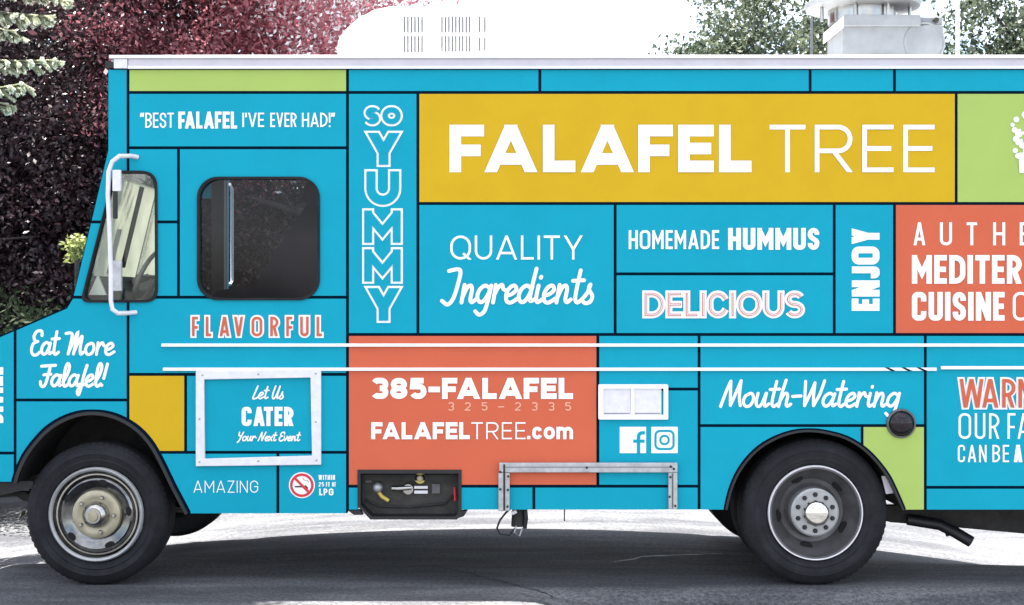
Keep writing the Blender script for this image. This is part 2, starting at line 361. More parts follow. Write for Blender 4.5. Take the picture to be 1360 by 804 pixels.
# roof, drip rail, ends, floor
rf = MB(); n = 14; prof = []
for i in range(n+1):
    y = .03 + (WID-.06)*i/n; prof.append((y, Z(78) + .045*math.sin(math.pi*i/n)))
vs = [(x, y, z) for x in (X(146), X(END)) for y, z in prof] + [(x, y, z-.03) for x in (X(146), X(END)) for y, z in prof]
k = n+1; fs = []
for i in range(n): fs += [(i, i+1, k+i+1, k+i), (2*k+i, 3*k+i, 3*k+i+1, 2*k+i+1), (i, 2*k+i, 2*k+i+1, i+1), (k+i, k+i+1, 3*k+i+1, 3*k+i)]
fs += [(0, k, 3*k, 2*k), (n, 2*k+n, 3*k+n, k+n)]
rf.add(vs, fs).build('roof', M['roofw'], truck, smooth=40)
r1 = MB().prism(wm([(171,79),(END,79),(END,91.5),(171,91.5)]), -.012, .05).build('roof_rail', M['rail'], truck, bevel=.002)
MB().prism(wm([(146,74),(END,74),(END,78.6),(146,78.6)]), -.022, .06).build('rail_lip', M['roofw'], r1, bevel=.003)
MB().prism(wm([(171,88.5),(END,88.5),(END,92),(171,92)]), -.018, -.0125).build('rail_bead', M['white'], r1)
MB().prism(wm([(152,79),(170,79),(170,91.5),(152,91.5)]), -.016, .05).build('corner_cap', M['wpaint'], truck, bevel=.003)
MB().prism(wm([(140,81),(151,83),(151,91),(140,90)]), -.004, .04).build('rail_end', M['black'], truck)
MB().box(X(171), X(END), WID-.05, WID+.02, Z(91.5), Z(74)).build('roof_rail', M['rail'], truck)
MB().box(X(END)-.04, X(END), .051, WID-.051, Z(677), Z(80)).build('rear_wall', M['cyan'], truck)
MB().box(X(146), X(152), .051, WID-.051, Z(196), Z(80)).build('front_header', M['cyan'], truck)
MB().box(X(463), X(467), .051, WID-.051, Z(640), Z(84)).build('bulkhead', M['interior'], truck)
MB().box(X(255), X(960), .052, WID-.052, Z(640), Z(632)).build('floor', M['under'], truck)
MB().box(X(1203), X(END)-.05, .052, WID-.052, Z(640), Z(632)).build('floor', M['under'], truck)
MB().box(X(-20), X(254), .62, WID-.62, Z(600), Z(592)).build('cab_floor', M['under'], truck)
def slab(a, b, th, y0, y1, m, nm, par=truck):
    (x0, z0), (x1, z1) = (X(a[0]), Z(a[1])), (X(b[0]), Z(b[1])); d = Vector((x1-x0, z1-z0)).normalized(); nn = Vector((d.y, -d.x))*th
    return MB().prism([(x0, z0), (x1, z1), (x1+nn.x, z1+nn.y), (x0+nn.x, z0+nn.y)], y0, y1).build(nm, M[m], par)
slab((20,437), (-72,477), -.03, .051, WID-.051, 'cyan', 'hood'); slab((93,407), (20,437), -.03, .051, WID-.051, 'cyan', 'cowl')
MB().box(X(-78), X(-70), .051, WID-.051, Z(641), Z(500)).build('grille_panel', M['cyan'], truck)
slab((-70,477), (-78,500), -.03, .052, WID-.052, 'cyan', 'nose_edge')
for yy in (.28, WID-.28):
    MB().lathe([(.0, -.01), (.07, -.01), (.09, .0), (.09, .03)], (0, 0, 0), 24).build('headlight', M['steel'], truck, smooth=40)
    h = [o for o in truck.children if o.name.startswith('headlight')][-1]; h.rotation_euler = (0, 0, R(-90)); h.location = (X(-80), yy, Z(560))
# windscreen: two panes with a centre post, rims and cream sheets behind that imitate glare
wx = lambda py: 143 - (py-200)*48/200
def wslab(py0, py1, y0, y1, off, th, m, nm, par=truck):
    return MB().prism(wm([(wx(py0)+off, py0), (wx(py1)+off, py1), (wx(py1)+off+th, py1), (wx(py0)+off+th, py0)]), y0, y1).build(nm, M[m], par)
ws = wslab(207, 396, .09, WID/2-.03, 3, 1.5, 'clear', 'windscreen'); ws2 = wslab(207, 396, WID/2+.03, WID-.09, 3, 1.5, 'clear', 'windscreen')
wslab(200, 400, WID/2-.03, WID/2+.03, 0, 9, 'black', 'centre_post'); wslab(200, 207, .051, WID-.051, -.5, 10, 'cyan', 'windscreen_header')
wslab(196, 404, .0505, .09, -.5, 10, 'cyan', 'windscreen_pillar'); wslab(196, 404, WID-.09, WID-.0505, -.5, 10, 'cyan', 'windscreen_pillar')
wslab(232, 366, .13, WID/2-.06, 12, 1.2, 'glare', 'glare_sheet'); wslab(228, 362, WID/2+.06, WID-.3, 12, 1.2, 'glare', 'glare_sheet')  # pale sheets added to stand in for windscreen glare
wslab(236, 352, .60, .70, 14, .8, 'under', 'post_stand_in'); wslab(300, 362, .34, .44, 14, .6, 'galv', 'glare_patch')  # dark bar repeats the centre post; grey patch stands for duller glare
# cab interior
MB().prism(wm([(96,399),(112,372),(150,366),(158,384),(150,430),(60,470)]), .1, WID-.1).build('dashboard', M['interior'], truck, bevel=.01)
sw = MB(); c = Vector((X(176), .36, Z(366)))
pts = []
for i in range(29):
    q = 2*math.pi*i/28; pts.append(c + Vector((.075*math.cos(q)*.9, .2*math.sin(q), .15*math.cos(q))))
sw.tube(pts, .014, 8, caps=False); sw.tube([pts[7], c, pts[21]], .012, 6); sw.tube([c, c + Vector((-.14, 0, -.05))], .02, 8)
sw.build('steering_wheel', M['graphite'], truck, smooth=50)
st = MB().prism(wm(rpoly([(322,384),(400,262),(448,262),(420,430),(322,430)], [10,14,14,10,10])), .3, .82).build('seat', M['seat'], truck, smooth=30)
MB().prism(wm(rpoly([(392,232),(446,236),(440,266),(384,262)], 9)), .42, .7).build('headrest', M['seat'], st, smooth=30)
MB().prism(wm(rpoly([(270,386),(330,378),(400,384),(400,432),(270,432)], 9)), .28, .84).build('seat_cushion', M['seat'], st, smooth=30)
MB().tube([(X(205), WID+.01, Z(203)), (X(205), WID+.10, Z(209)), (X(205), WID+.10, Z(366)), (X(205), WID+.01, Z(372))], .011, 10).build('grab_pole', M['white'], truck, smooth=50)
MB().pprism([(182,190),(203,190),(203,420),(182,420)], WID-.14, WID-.052).build('door_pillar', M['interior'], truck)
MB().prism(wm([(112,392),(124,365),(136,392)]), .08, .1).build('dash_vent', M['white'], truck)
# window gaskets and glass
def gasket(poly, wpx, nm='window', gm='glass'):
    W_ = MB().ring(wm(poly), wm(shrink(poly, wpx)), -.012, .045).build(nm, M['rubber'], truck, smooth=40)
    MB().prism(wm(shrink(poly, wpx-.5)), .02, .024).build('glass', M[gm], W_)
    return W_
gq = gasket(QW, 3.4, 'quarter_window', 'qglass'); gs = gasket(SW, 3.2, 'side_window')
# white mirror bracket in front of the quarter window
yb = -.10
path = [(183,209,0), (176,208,-.03), (165,210,yb), (156,217,yb), (151,230,yb), (150,260,yb), (152,300,yb), (154,360,yb), (154,400,yb), (156,411,yb), (163,416,yb), (172,416,-.04), (181,415,0)]
mbk = MB().tube([(X(a), y, Z(b)) for a, b, y in path], 3.0/S, 10).build('mirror_bracket', M['wpaint'], truck, smooth=60)
MB().prism(wm(rrect(153, 228, 166, 352, 4)), yb-.16, yb-.145).build('mirror_spare', M['wpaint'], None) if False else None
MB().pbox(156, 228, 167, 256, yb-.005, yb+.02).build('clamp_plate', M['wpaint'], mbk, bevel=.004)
MB().pbox(156.5, 254, 162, 292, yb-.002, yb+.02).build('clamp', M['black'], mbk, bevel=.004)
MB().pbox(155, 347, 168, 387, yb-.002, yb+.02).build('clamp_plate', M['galv'], mbk, bevel=.004)

# rub rails
for (x0, x1, py) in ((215, END, 458.5), (217, 1243, 490.5), (1249, END, 488.5)):
    r_ = MB().prism(wm([(x0, py-2.1), (x1, py-2.1), (x1, py+2.1), (x0, py+2.1)]), -.016, -.0005).build('rub_rail', M['white'], truck, bevel=.002)
    if x1 == 1243:
        for i, q in enumerate((1174, 1196, 1216)):
            MB().pprism([(q, py-2.3), (q+5, py-2.3), (q+15, py+2.3), (q+9, py+2.3)], -.0175, -.0162).build('dark_reflection', M['dark'], r_)  # dark slashes imitate reflections in the rail by colour
# white framed hatch
hf = rrect(0,0,1,1,.01,1)
HO = [(261,493),(427,490.5),(427,617),(261,619)]; HI = [(272,504),(413,501.5),(415,605),(273,609)]
MB().ring(wm(HO), wm(HI), -.022, -.0005).build('hatch_frame', M['wpaint'], truck, bevel=.003)
for (a, b) in ((270,498),(344,497),(420,496),(420,560),(421,611),(344,612),(266,613),(266,556)):
    MB().lathe([(.0, -.004), (.005, -.003), (.006, 0)], (X(a), -.022, Z(b)), 10).build('screw', M['steel'], truck)
# double vent
vt = MB().ring(wm(rrect(794.5,510.5,887,557,1.5,2)), wm(rrect(801,516,881,551,1,2)), -.02, -.0005).build('double_vent', M['white'], truck)
MB().pbox(837.5, 516.2, 842, 550.8, -.018, -.001).build('mullion', M['white'], vt)
for x0 in (801.2, 842.2):
    MB().pbox(x0, 516.2, x0+36, 550.8, -.008, -.001).build('cover', M['wpaint'], vt)
    MB().pbox(x0+1, 548.4, x0+35, 549.8, -.0085, -.0078).build('cover_edge', M['graphite'], vt)
# clearance lamp
lp = MB().lathe([(.0, -.05), (.03, -.046), (.056, -.03), (.072, -.012), (.074, -.004)], (X(1196.5), -.001, Z(562.5)), 32).build('marker_lamp', M['amber'], truck, smooth=60)
MB().lathe([(.074, -.014), (.084, -.012), (.086, -.001), (.074, -.001)], (X(1196.5), 0, Z(562.5)), 32, close=True).build('lamp_bezel', M['grimsteel'], lp, smooth=40)
# propane locker
lk = MB().pprism(LK, .10, .108).build('gas_locker', M['locker'], truck)
MB().ring(wm([(475,624),(613,624),(613,684),(607,690),(492,690),(475,672)]), wm([(479,629),(609,629),(609,682),(604,686),(494,686),(479,671)]), -.008, .1).build('locker_rim', M['black'], lk)
MB().pprism([(462,678),(478,678),(482,684),(470,684)], -.004, .05).build('skirt_clip', M['black'], lk); MB().pprism([(608,680),(621,678),(616,686),(606,689)], -.004, .05).build('skirt_clip', M['black'], lk)
MB().lathe([(.0, -.008), (.028, -.008), (.034, 0), (.034, .02)], (X(557), .06, Z(637)), 24).build('gauge', M['brass'], lk, smooth=40)
MB().lathe([(.0, -.01), (.014, -.01), (.02, 0)], (X(557), .05, Z(637)), 16).build('gauge_cap', M['cream'], lk)
MB().lathe([(.0,-.03),(.018,-.026),(.028,-.01),(.03,.01),(.02,.03)], (X(500), .07, Z(650)), 20).build('valve', M['galv'], lk, smooth=60)
MB().tube([(X(500), .085, Z(655)), (X(505), .08, Z(662)), (X(514), .09, Z(668))], .012, 10).build('valve_pipe', M['brass'], lk, smooth=60)
MB().tube([(X(482), .09, Z(666)), (X(500), .085, Z(675)), (X(540), .09, Z(677)), (X(590), .085, Z(672)), (X(601), .09, Z(660))], .007, 8).build('hose', M['under'], lk, smooth=60)
MB().pbox(572, 645, 584, 659, .08, .1).build('regulator', M['grimsteel'], lk, bevel=.006)
MB().pbox(482, 634, 492, 644, .085, .1).build('bracket', M['grimsteel'], lk, bevel=.004)
MB().tube([(X(520), .07, Z(651)), (X(528), .06, Z(651)), (X(545), .07, Z(650))], .016, 8).build('coupling', M['steel'], lk, smooth=50)
MB().lathe([(.0, -.01), (.03, -.01), (.034, .01)], (X(541), .07, Z(652)), 18).build('filler_cap', M['steel'], lk, smooth=40)
MB().pbox(549, 648, 567, 651.5, .07, .08).build('label_plate', M['wpaint'], lk); MB().pbox(549, 654, 567, 658, .07, .08).build('label_plate', M['wpaint'], lk)
MB().tube([(X(577), .085, Z(634)), (X(585), .07, Z(638)), (X(600), .09, Z(632))], .006, 6).build('pipe', M['galv'], lk)
MB().tube([(X(603), .085, Z(650)), (X(604), .08, Z(668))], .008, 6).build('hose', M['red'], lk)
# folded bracket frame
fb = MB().pbox(663, 614, 899, 627, -.032, -.006).build('folding_shelf_bracket', M['galv'], truck, bevel=.004)
MB().pbox(668, 619, 893, 620.6, -.0335, -.031).build('groove', M['graphite'], fb)
MB().pbox(662, 627.3, 677, 678, -.03, -.008).build('bracket_leg', M['galv'], fb, bevel=.004)
MB().pbox(668.5, 616, 671, 677, -.0345, -.029).build('slot', M['under'], fb)
MB().pbox(887, 627.3, 899, 676, -.03, -.008).build('bracket_leg', M['galv'], fb, bevel=.004); MB().pbox(891.5, 628, 893.5, 674, -.032, -.029).build('slot', M['grimsteel'], fb)
for (a, b) in ((664.5,626),(675,632),(664.5,649),(674.5,650),(674,672),(779,620.5),(890,619),(894,622),(889.5,633),(888.5,659),(896,671)):
    MB().lathe([(.0, -.008), (.007, -.006), (.007, 0)], (X(a), -.032, Z(b)), 8).build('bolt', M['under'], fb)
# hanging coupling under the skirt
hc = MB().tube([(X(688), .08, Z(672)), (X(688), .08, Z(702))], .03, 12, rs=[.032,.04]).build('drain_valve', M['under'], truck, smooth=50)
MB().tube([(X(697), .06, Z(672)), (X(699), .05, Z(690)), (X(697), .06, Z(704))], .012, 8).build('hose', M['black'], hc)
MB().tube([(X(681), .05, Z(675)), (X(672), .03, Z(682)), (X(664), .03, Z(692)), (X(660), .04, Z(703)), (X(664), .05, Z(711)), (X(676), .05, Z(713)), (X(684), .06, Z(704))], .006, 6).build('cable', M['black'], hc, smooth=50)
MB().tube([(X(686), .04, Z(700)), (X(683), .04, Z(709)), (X(690), .05, Z(714)), (X(694), .05, Z(703))], .005, 6).build('cable', M['galv'], hc, smooth=50)
MB().tube([(X(680), .03, Z(683)), (X(686), .03, Z(680))], .012, 8).build('clip', M['wpaint'], hc)
MB().tube([(X(750.5), .1, Z(672)), (X(750.5), .1, Z(696))], .004, 6).build('drain_pipe', M['black'], truck)

# underbody
MB().box(X(-60), X(1590), .62, .70, Z(665), Z(630)).build('chassis_rail', M['under'], truck); MB().box(X(-60), X(1590), WID-.70, WID-.62, Z(665), Z(630)).build('chassis_rail', M['under'], truck)
MB().tube([(X(123), .3, Z(690)), (X(123), WID-.3, Z(690))], .05, 10).build('front_axle', M['under'], truck); MB().tube([(X(1085), .3, Z(690)), (X(1085), WID-.3, Z(690))], .07, 10).build('rear_axle', M['under'], truck)
MB().prism([(lambda p: (p[0], p[2]))(at(a, b, .35)) for a, b in [(1165,672),(1500,672),(1500,716),(1360,709),(1250,699),(1183,694),(1165,690)]], .35, .42).build('subframe', M['under'], truck)
ex = MB().tube([at(1205,690,.33), at(1248,697,.3), at(1270,708,.25), at(1290,720,.2)], .034, 14).build('exhaust_pipe', M['black'], truck, smooth=50)
MB().tube([at(1257,695,.3), at(1256,703,.3), at(1259,712,.3)], .012, 8).build('exhaust_hanger', M['black'], ex)
MB().pprism([(1174,634),(1186,634),(1196,656),(1180,658)], .05, .06).build('flap_bracket', M['rail'], truck)
MB().box(X(-98), X(-82), -.0, WID, Z(668), Z(632)).build('front_bumper', M['black'], truck, bevel=.015)
MB().pprism([(-82,650),(14,642),(36,642),(36,652),(20,655),(-10,662),(-82,668)], .10, .16).build('bumper_bracket', M['black'], truck)
MB().pprism([(-20,668),(6,666),(14,672),(33,676),(33,668),(16,660),(-20,662)], .2, .26).build('tow_arm', M['under'], truck)
MB().pprism([(10,640),(30,640),(28,664),(16,668)], .3, .34).build('splash_guard', M['under'], truck)
MB().pprism([(26,655),(36,645),(36,678),(28,676)], .28, .34).build('spring_shackle', M['under'], truck)

# ------------------------------------------------------------------ wheels
def ellipse_hole(mb, c, r, ang, a, b, y, n=16):
    ca, sa = math.cos(ang), math.sin(ang); cx, cz = c[0]+r*ca, c[2]+r*sa
    pts = []
    for i in range(n):
        q = 2*math.pi*i/n; u, v = a*math.cos(q), b*math.sin(q)     # a radial, b tangential
        pts.append((cx + u*ca - v*sa, cz + u*sa + v*ca))
    return mb.prism(pts, y, y+.02)
def tyre_mesh(r, wd, ri):
    pr = [(ri-.012, .045), (ri, .012), (ri+.012, .004), (ri+.03, .0), (ri+.034, -.003), (ri+.04, .0), ((r+ri)/2, -.008), (r-.07, -.006), (r-.062, -.01), (r-.055, -.006), (r-.03, .004), (r-.012, .018), (r, .045), (r, wd-.045), (r-.03, wd-.004), ((r+ri)/2, wd+.005), (ri, wd-.01), (ri-.012, wd-.04)]
    mb = MB().lathe(pr, (0,0,0), 96, close=True)
    n = 66
    for i in range(n):                       # tread lugs wrap round the shoulder
        q = 2*math.pi*i/n; d = .55*2*math.pi/n/1.0
        vs = []
        for (rr, yy) in ((r-.034, .0005), (r-.002, .03)):
            for t in (q-d/2, q+d/2): vs.append((rr*math.cos(t), yy, rr*math.sin(t)))
        for (rr, yy) in ((r-.05, .03), (r-.02, .06)):
            for t in (q-d/2, q+d/2): vs.append((rr*math.cos(t), yy, rr*math.sin(t)))
        mb.add(vs, [(0,1,3,2), (0,4,5,1), (2,3,7,6), (0,2,6,4), (1,5,7,3)])
    return mb
def front_wheel(y, flip=False):
    c = (0,0,0); wh = MB()
    wh.lathe([(.272,.02),(.268,.0),(.256,-.004),(.25,.012),(.236,.028),(.225,.03),(.215,.012),(.2,.004),(.165,.018),(.14,.03),(.0,.03)], c, 72, cap=False)
    w_ = wh.build('wheel', M['dkchrome'], truck, smooth=35)
    MB().lathe([(.276,.012),(.274,-.006),(.266,-.012),(.256,-.008),(.252,.004),(.26,.014)], c, 72, close=True).build('rim_lip', M['lip'], w_, smooth=50)
    MB().lathe([(.240,.026),(.236,.018),(.228,.018),(.224,.026)], c, 64, close=True).build('rim_ring', M['steel'], w_, smooth=50)
    for i in range(5): ellipse_hole(MB(), c, .19, R(78-72*i), .016, .028, -.0).build('hand_hole', M['hole'] if i != 3 else M['hole'], w_)
    MB().lathe([(.142,.03),(.138,.006),(.126,.0),(.10,.002),(.085,.008),(.0,.008)], c, 48).build('hub_plate', M['cream'], w_, smooth=35)
    MB().lathe([(.078,.008),(.074,-.02),(.06,-.04),(.045,-.052),(.043,-.06),(.0,-.062)], c, 40).build('hub_cap', M['steel'], w_, smooth=35)
    MB().lathe([(.033,-.06),(.03,-.072),(.0,-.074)], c, 24).build('cap_centre', M['cream'], w_, smooth=40)
    t = tyre_mesh(.415, .24, .282).build('tyre', M['rubber'], w_, smooth=30)
    n0 = None
    for i in range(5):
        q = R(70-72*i)
        if n0 is None: n0 = MB().lathe([(.0,-.016),(.009,-.016),(.0135,-.01),(.0135,.01)], (0,0,0), 6).build('lug_nut', M['steel'], w_); n0.location = (.105*math.cos(q), .0, .105*math.sin(q))
        else: k_ = copy_part(n0, w_); k_.location = (.105*math.cos(q), .0, .105*math.sin(q))
    return w_
def rear_wheel(y):
    c = (0,0,0); wh = MB()
    wh.lathe([(.272,.02),(.268,.0),(.256,.0),(.25,.03),(.235,.06),(.185,.115),(.16,.12),(.14,.10),(.0,.10)], c, 72, cap=False)
    w_ = wh.build('wheel', M['grimsteel'], truck, smooth=35)
    MB().lathe([(.276,.012),(.274,-.006),(.272,-.008),(.267,-.006),(.266,.004),(.264,.014)], c, 72, close=True).build('rim_lip', M['wpaint'], w_, smooth=50)
    for i in range(5):
        q = R(-100+72*i); ellipse_hole(MB(), c, .205, q, .02, .036, .082).build('hand_hole', M['hole'], w_)
    MB().lathe([(.14,.10),(.14,.02),(.13,.012),(.08,.012),(.0,.012)], c, 48).build('hub_plate', M['lip'], w_, smooth=35)
    MB().lathe([(.076,.012),(.074,-.03),(.066,-.045),(.05,-.055),(.0,-.062)], c, 40).build('hub_cap', M['chrome'], w_, smooth=35)
    n0 = None
    for i in range(10):
        q = R(18+36*i); p = (.105*math.cos(q), .012, .105*math.sin(q))
        if n0 is None: n0 = MB().lathe([(.0,-.014),(.010,-.014),(.0145,-.008),(.0145,.01)], (0,0,0), 6).build('lug_nut', M['black'], w_); n0.location = p
        else: k_ = copy_part(n0, w_); k_.location = p
    tyre_mesh(.425, .23, .282).build('tyre', M['rubber'], w_, smooth=30)
    t2 = tyre_mesh(.425, .23, .282).build('tyre', M['rubber'], w_, smooth=30, label='inner tyre of the dual pair'); t2.location = (0, .27, 0)
    return w_
def copy_tree(o, parent):
    c_ = o.copy(); col.objects.link(c_); c_.parent = parent
    for ch in o.children: copy_tree(ch, c_)
    return c_
fw = front_wheel(0); fw.location = (X(125), .035, .413); rw = rear_wheel(0); rw.location = (X(1085), .035, .423)
fw2 = copy_tree(fw, truck); fw2.location = (X(125), WID-.035, .39); fw2.rotation_euler = (0, 0, math.pi); rw2 = copy_tree(rw, truck); rw2.location = (X(1085), WID-.035, .40); rw2.rotation_euler = (0, 0, math.pi)
fw.rotation_euler = (0, 0, R(0))

# ------------------------------------------------------------------ roof units
ac_y = .75; kx = (DIST+ac_y)/DIST
def A(px, py): p = at(px, py, ac_y); return (p[0], p[2])
sh = [A(448,62),(A(448,62)[0]+.01, 3.04),(A(681,74)[0], 3.04),A(681,74),A(681,34),A(676,14),A(640,9),A(520,8),A(497,13),A(476,24),A(458,40),A(450,52)]
ac = MB().prism(sh, ac_y, ac_y+.75).build('air_conditioner', M['roofw'], truck, bevel=.015, smooth=40)
def slits(xs_, rows, skip=()):
    for i, x in enumerate(xs_):
        for (a, b) in rows:
            p0 = at(x-.9, a, ac_y-.006); p1 = at(x+.9, b, ac_y-.006)
            MB().box(p0[0], p1[0], ac_y-.006, ac_y-.002, p1[2], p0[2]).build('louvre_slit', M['interior'], ac)
slits([537+4.7*i for i in range(6)], [(22,43.5),(48,70)]); slits([587+4.6*i for i in range(9)], [(22,43.5),(48,69)]); slits([637,644], [(22,43),(50,68)])
p0 = at(680.5, 36, ac_y-.004); p1 = at(682, 68, ac_y-.004); MB().box(p0[0], p1[0], ac_y-.01, ac_y-.004, p1[2], p0[2]).build('end_seam', M['graphite'], ac)
# exhaust fan box
fy = .7
def B(px, py): p = at(px, py, fy); return p[0], p[2]
x0, zt = B(1119, 34); x1, _ = B(1253, 34)
fan = MB().box(x0, x1, fy, fy+.42, 3.03, zt).build('exhaust_fan', M['chimney'], truck, bevel=.004)
xl, z1 = B(1120, 21); xr, _ = B(1221, 21)
MB().prism([(xl, z1-.07), (xr, z1-.07), (xr, z1), (xl, z1)], fy-.03, fy+.45).build('fan_lid', M['chimney'], fan, bevel=.004)
MB().prism([(xl-.03, z1-.10), (xl-.001, z1-.075), (xl-.001, z1-.005), (xl-.03, z1-.03)], fy-.02, fy+.43).build('lid_flange', M['wpaint'], fan)
MB().prism([(xr+.002, z1-.065), (x1, z1-.065), (x1, z1-.005), (xr+.002, z1-.005)], fy+.02, fy+.5).build('lid_end', M['chimney'], fan, bevel=.003)
MB().lathe([(.118,-.004),(.124,-.006),(.130,-.004),(.130,.001),(.118,.001)], (B(1232,52)[0]-.02, fy, B(1232,57)[1]), 40, close=True).build('round_cover', M['chimney'], fan, smooth=40)
h0 = B(1247, 27); MB().lathe([(.0,-.02),(.015,-.02),(.02,0)], (h0[0]-.02, fy, h0[1]), 12).build('hinge_bolt', M['under'], fan)
fcx, fcy = B(1160, 20)[0], fy+.27; zb = z1
MB().lathe([(.22,0),(.22,.13),(.0,.13)], (fcx, fcy, zb), 40, axis='z').build('fan_drum', M['steel'], fan, smooth=40)
MB().lathe([(.24,.09),(.36,.10),(.37,.13),(.30,.17),(.26,.30),(.28,.36),(.2,.42),(0,.44)], (fcx, fcy, zb), 48, axis='z').build('fan_hood', M['chimney'], fan, smooth=40)
for (a, d) in ((200,.30),(250,.30),(290,.3),(340,.30)):
    q = R(a); MB().tube([(fcx+d*math.cos(q), fcy+d*math.sin(q)*.8, zb), (fcx+d*math.cos(q), fcy+d*math.sin(q)*.8, zb+.11)], .012, 8).build('fan_strut', M['steel'], fan, smooth=50)
pb = B(1236, 75)

# ------------------------------------------------------------------ lettering
def arc(cx, cy, rx, ry, a0, a1, n=10): return [(cx + rx*math.cos(R(a0+(a1-a0)*i/n)), cy + ry*math.sin(R(a0+(a1-a0)*i/n))) for i in range(n+1)]
def rr(x0, y0, x1, y1, r): return arc(x1-r,y1-r,r,r,0,90,7)+arc(x0+r,y1-r,r,r,90,180,7)+arc(x0+r,y0+r,r,r,180,270,7)+arc(x1-r,y0+r,r,r,270,360,7)
GW = dict(A=1.02, B=.8, C=.86, D=.88, E=.68, F=.66, G=.92, H=.86, J=.66, K=.84, L=.62, M=1.08, N=.9, O=1, P=.78, Q=1.0, R=.82, S=.78, T=.78, U=.84, V=.96, W=1.35, X=.9, Y=.92, Z=.78,
          c=.62, o=.7, m=1.05, f=.6)
for d_ in '2358': GW[d_] = .74
GW['-'] = .5
FIX = {'I', '!', '.', "'", ' ', '"', '1', '`'}
def glyph(ch, w, h, hw, rk=1.0):
    """list of (points, closed, clip_x); centre lines in a w x h box"""
    x0, x1, y0, y1 = hw, w-hw, hw, h-hw; xm, ym = w/2, h/2; W_, H_ = x1-x0, y1-y0
    r = max(.01, min(W_, H_)/2*rk); e = 3*hw
    def ext(a, b, k0=1, k1=1):
        a = Vector(a); b = Vector(b); d = (b-a).normalized(); return [tuple(a-d*e*k0), tuple(b+d*e*k1)]
    S_ = lambda *p: (list(p), False, True)
    V_ = lambda x, a=0, b=h: ([(x, a), (x, b)], False, True)
    Hh = lambda y, a=0, b=w: ([(a, y), (b, y)], False, True)
    if ch == 'A': return [(ext((x0*1.12,0),(xm,h-hw*.25)), False, False), (ext((w-x0*1.12,0),(xm,h-hw*.25)), False, False), Hh(h*.27 if hw/h < .09 else h*.28, w*.22, w*.78)]
    if ch in 'VY':
        if ch == 'V': return [(ext((x0*1.1,h),(xm,hw*.25)), False, False), (ext((w-x0*1.1,h),(xm,hw*.25)), False, False)]
        jy = h*.42; return [V_(xm, 0, jy+hw*.4), (ext((x0*1.15,y1+hw),(xm,jy),1,0), False, False), (ext((w-x0*1.15,y1+hw),(xm,jy),1,0), False, False)]
    if ch == 'W': a = w*.29; b = w*.71; lo, hi = hw*.25, h-hw*.25; return [(ext((x0*1.05,h),(a,lo)), False, False), (ext((a,lo),(xm,hi)), False, False), (ext((xm,hi),(b,lo)), False, False), (ext((b,lo),(w-x0*1.05,h)), False, False)]
    if ch == 'X': return [(ext((x0,y0),(x1,y1)), False, False), (ext((x0,y1),(x1,y0)), False, False)]
    if ch == 'M': return [V_(x0), V_(x1), ([ext((x0,y1),(xm,h*.36),1,0)[0], (xm,h*.36), ext((x1,y1),(xm,h*.36),1,0)[0]], False, True)]
    if ch == 'N': return [V_(x0), V_(x1), (ext((x0+hw*.2,y1),(x1-hw*.2,y0)), False, True)]
    if ch == 'H': return [V_(x0), V_(x1), Hh(ym)]
    if ch == 'E': return [V_(x0), Hh(y0), Hh(y1), Hh(ym, 0, w*.93)]
    if ch == 'F': return [V_(x0), Hh(y1), Hh(h*.46, 0, w*.9)]
    if ch == 'L': return [V_(x0), Hh(y0)]
    if ch == 'T': return [V_(xm), Hh(y1)]
    if ch == 'I': return [V_(w/2)]
    if ch == 'K': return [V_(x0), (ext((x0,h*.38),(x1,y1),0,1), False, False), (ext((xm*.8,ym),(x1,y0),0,1), False, False)]
    if ch == 'Z': return [Hh(y0), Hh(y1), (ext((x0+hw*.3,y0),(x1-hw*.3,y1)), False, True)]
    if ch in 'Oo': return [(rr(x0,y0,x1,y1,r), True, False)]
    if ch == 'Q': return [(rr(x0,y0,x1,y1,r), True, False), ([(w*.62,h*.26),(w*.98,-h*.02)], False, False)]
    if ch in 'CGc':
        p = rr(x0,y0,x1,y1,r); gp = .2*h if ch != 'c' else .22*h
        if W_ < H_*.8: gp = .17*h
        p = [q for q in p if not (q[0] > xm and abs(q[1]-ym) < gp)]
        if W_ < H_*.8: p = [(x1, ym+gp)] + p + [(x1, ym-gp)]
        if ch == 'G': return [(p + [(x1, ym-.03*h)], False, False), Hh(ym, xm, w)]
        return [(p, False, False)]
    if ch == 'U': r = min(W_/2, H_)*rk; return [([(x0,h)] + arc(x0+r,y0+r,r,r,180,270)+arc(x1-r,y0+r,r,r,270,360) + [(x1,h)], False, True)]
    if ch == 'J': r = min(W_/2, H_)*rk; return [([(x1,h)] + arc(x1-r,y0+r,r,r,0,-90)+arc(x0+r,y0+r,r,r,270,180) + [(x0, h*.32)], False, True)]
    if ch == 'D': r = min(W_, H_/2)*rk*.98; return [(([(x0,y0)] + arc(x1-r,y0+r,r,r,-90,0)+arc(x1-r,y1-r,r,r,0,90) + [(x0,y1)]), True, False)]
    if ch in 'PRB':
        my = h*.45 if ch in 'PR' else h*.52; r = min(W_*.8, (y1-my)/2); o = [V_(x0), ([(x0,y1)] + arc(x1-r,y1-r,r,r,90,-90,14) + [(x0, y1-2*r)], False, False)]
        if ch == 'R': o.append((ext((xm, y1-2*r), (x1-hw*.1, y0-hw), 0, 1), False, False))
        if ch == 'B': r2 = (y1-2*r-y0)/2; o.append(([(x0,y1-2*r)] + arc(x1-r2,y0+r2,r2,r2,90,-90,14) + [(x0,y0)], False, False))
        return o
    if ch == 'S' and w < h*.58:
        q = W_/2; a = min(q*1.1, H_*.28)
        return [([(x1, h*.69)] + arc(xm,y1-a,q,a,0,180,12) + [(x0,h*.66),(x0+.12*W_,h*.58),(x1-.12*W_,h*.42),(x1,h*.34)] + arc(xm,y0+a,q,a,0,-180,12) + [(x0,h*.31)], False, False)]
